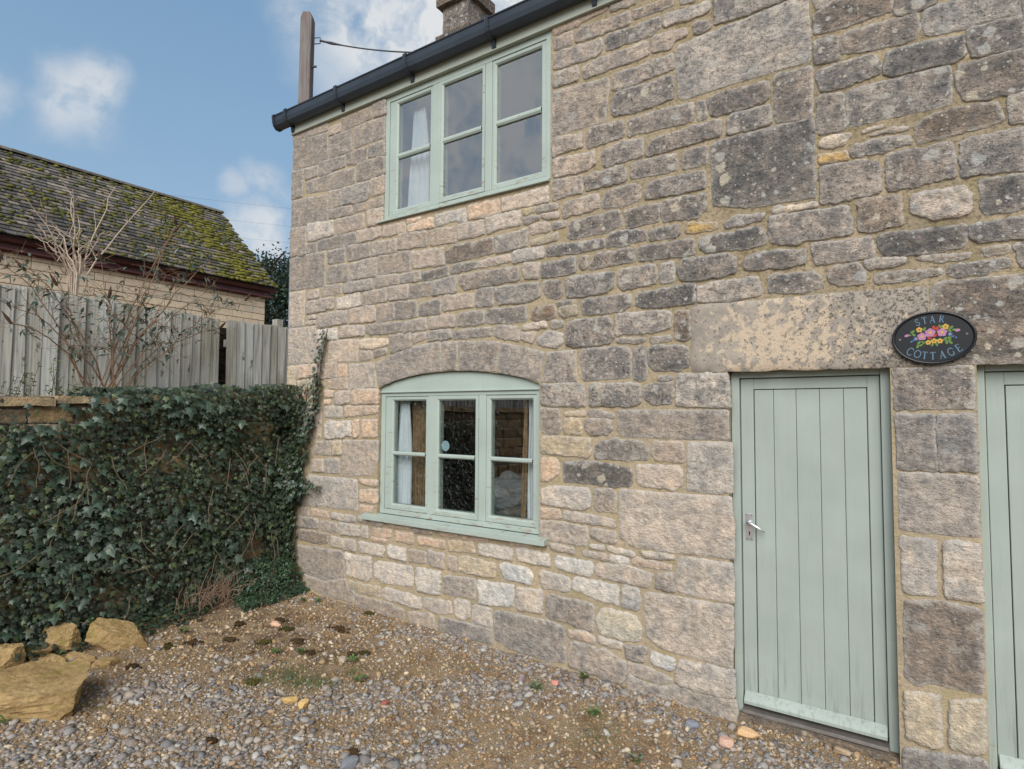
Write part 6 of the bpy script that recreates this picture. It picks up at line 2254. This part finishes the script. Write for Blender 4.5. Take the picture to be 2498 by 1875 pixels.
obj('gravel', V.reshape(-1, 3), F.reshape(-1, 3), M['pebble'], None, origin=(-2.5, -1.2, 0), tone=np.repeat(col, len(IV), 0), kind='stuff', label='mixed grey chippings and tan pea gravel over the yard', cat='gravel')

# ------------------------------------------------------------------ GRASS, MOSS CLUMPS, WEEDS
P, T, N_, S_ = [], [], [], []
for cx, cy, rad_, nb in ((-3.72, -1.25, .20, 420), (-3.55, -1.22, .14, 260), (-3.39, -1.14, .10, 160), (-3.40, -0.92, .07, 90), (-1.72, -0.44, .07, 60), (-3.82, -1.40, .10, 120), (-1.61, -0.67, .16, 160), (-2.19, -0.37, .06, 50)):
    for _ in range(nb):
        x, y = cx + qs.gauss(0, rad_ * .6), cy + qs.gauss(0, rad_ * .5)
        P.append((x, y, gz(x, y) + 0.002)); T.append((qs.uniform(-.8, .8), qs.uniform(-.8, .8), 1)); N_.append((qs.uniform(-1, 1), qs.uniform(-1, 1), .1)); S_.append(qs.uniform(.018, .045))
GL_ = np.array([(.05, 0, 0), (-.05, 0, 0), (0, 1.0, .15)])
V, F = leaves(GL_, np.array([(0, 1, 2)]), np.array(P), np.array(T), np.array(N_), np.array(S_))
obj('grass', V, F, M['leafmatt'], None, tone=np.repeat(leafcol(len(P), (0.085, 0.13, 0.04), 0.35), 3, 0), kind='stuff', label='sparse green grass tufts in the gravel', cat='grass')

MOSS = [(-3.82, -1.436, .05), (-3.897, -0.9, .035), (-3.64, -0.72, .035), (-3.573, -0.643, .04), (-4.108, -0.45, .07), (-4.709, -1.803, .035), (-4.899, -1.478, .045), (-4.811, -1.321, .06), (-4.883, -0.881, .06), (-4.351, -0.999, .05), (-2.603, -1.602, .035), (-3.34, -2.003, .025), (-4.156, -0.07, .04), (-4.131, -0.846, .05), (-4.70, -0.62, .05), (-4.45, -0.72, .05), (-4.62, -1.12, .05)]
for i, (x, y, r_) in enumerate(MOSS):
    r_ *= 1.2
    q = random.Random(i)
    V, F = [], []
    mbm = MB()
    for _ in range(int(30 + r_ * 900)):
        a = q.uniform(0, 6.28)
        d = r_ * min(1.0, abs(q.gauss(0, .5))) * (0.45 + 0.75 * abs(noise.noise(Vector((math.cos(a) * 1.7, math.sin(a) * 1.7, i * 3.3)))) * 2)
        cx, cy = x + d * math.cos(a) * 1.3, y + d * math.sin(a) * 0.8
        s = q.uniform(.006, .011) * (1 + 0.6 * d / r_)
        mbm.add([(cx + v[0] * s, cy + v[1] * s, gz(cx, cy) + 0.006 + v[2] * s * .8 + 0.012 * max(0, 1 - d / r_)) for v in IV], [tuple(f) for f in IF])
    mbm.build('moss_clump', M['moss'], None, smooth=True, tone=s2l(*((72, 58, 40) if i % 3 else (74, 70, 38))), label='small dark clump of loose dead moss lying on the gravel', cat='moss', group='moss clumps on the gravel')
WEEDS = [(-4.096, -1.068), (-3.535, -0.793), (-4.82, -0.13), (-1.992, -0.03), (-1.313, -0.739), (-5.05, -1.276), (-1.724, -0.435), (-2.187, -0.369), (-4.48, -2.60), (-4.95, -0.2), (-3.95, -0.95), (-3.25, -0.98)]
for i, (x, y) in enumerate(WEEDS):
    q = random.Random(100 + i)
    P, T, N_, S_ = [], [], [], []
    for _ in range(q.randint(18, 34)):
        a = q.uniform(0, 6.28)
        d = q.random() * .02
        P.append((x + d * math.cos(a), y + d * math.sin(a), gz(x, y) + 0.008 + q.random() * .03)); T.append((math.cos(a), math.sin(a), q.uniform(0, .8))); N_.append((0, 0, 1)); S_.append(q.uniform(.018, .04))
    V, F = leaves(OVA_L, OVA_T, np.array(P), np.array(T), np.array(N_), np.array(S_))
    obj('weed', V, F, M['leafmatt'], None, tone=np.repeat(leafcol(len(P), (0.10, 0.19, 0.055), 0.25), 4, 0), label='little bright green weed sprouting from the gravel', cat='weed', group='small weeds in the gravel')
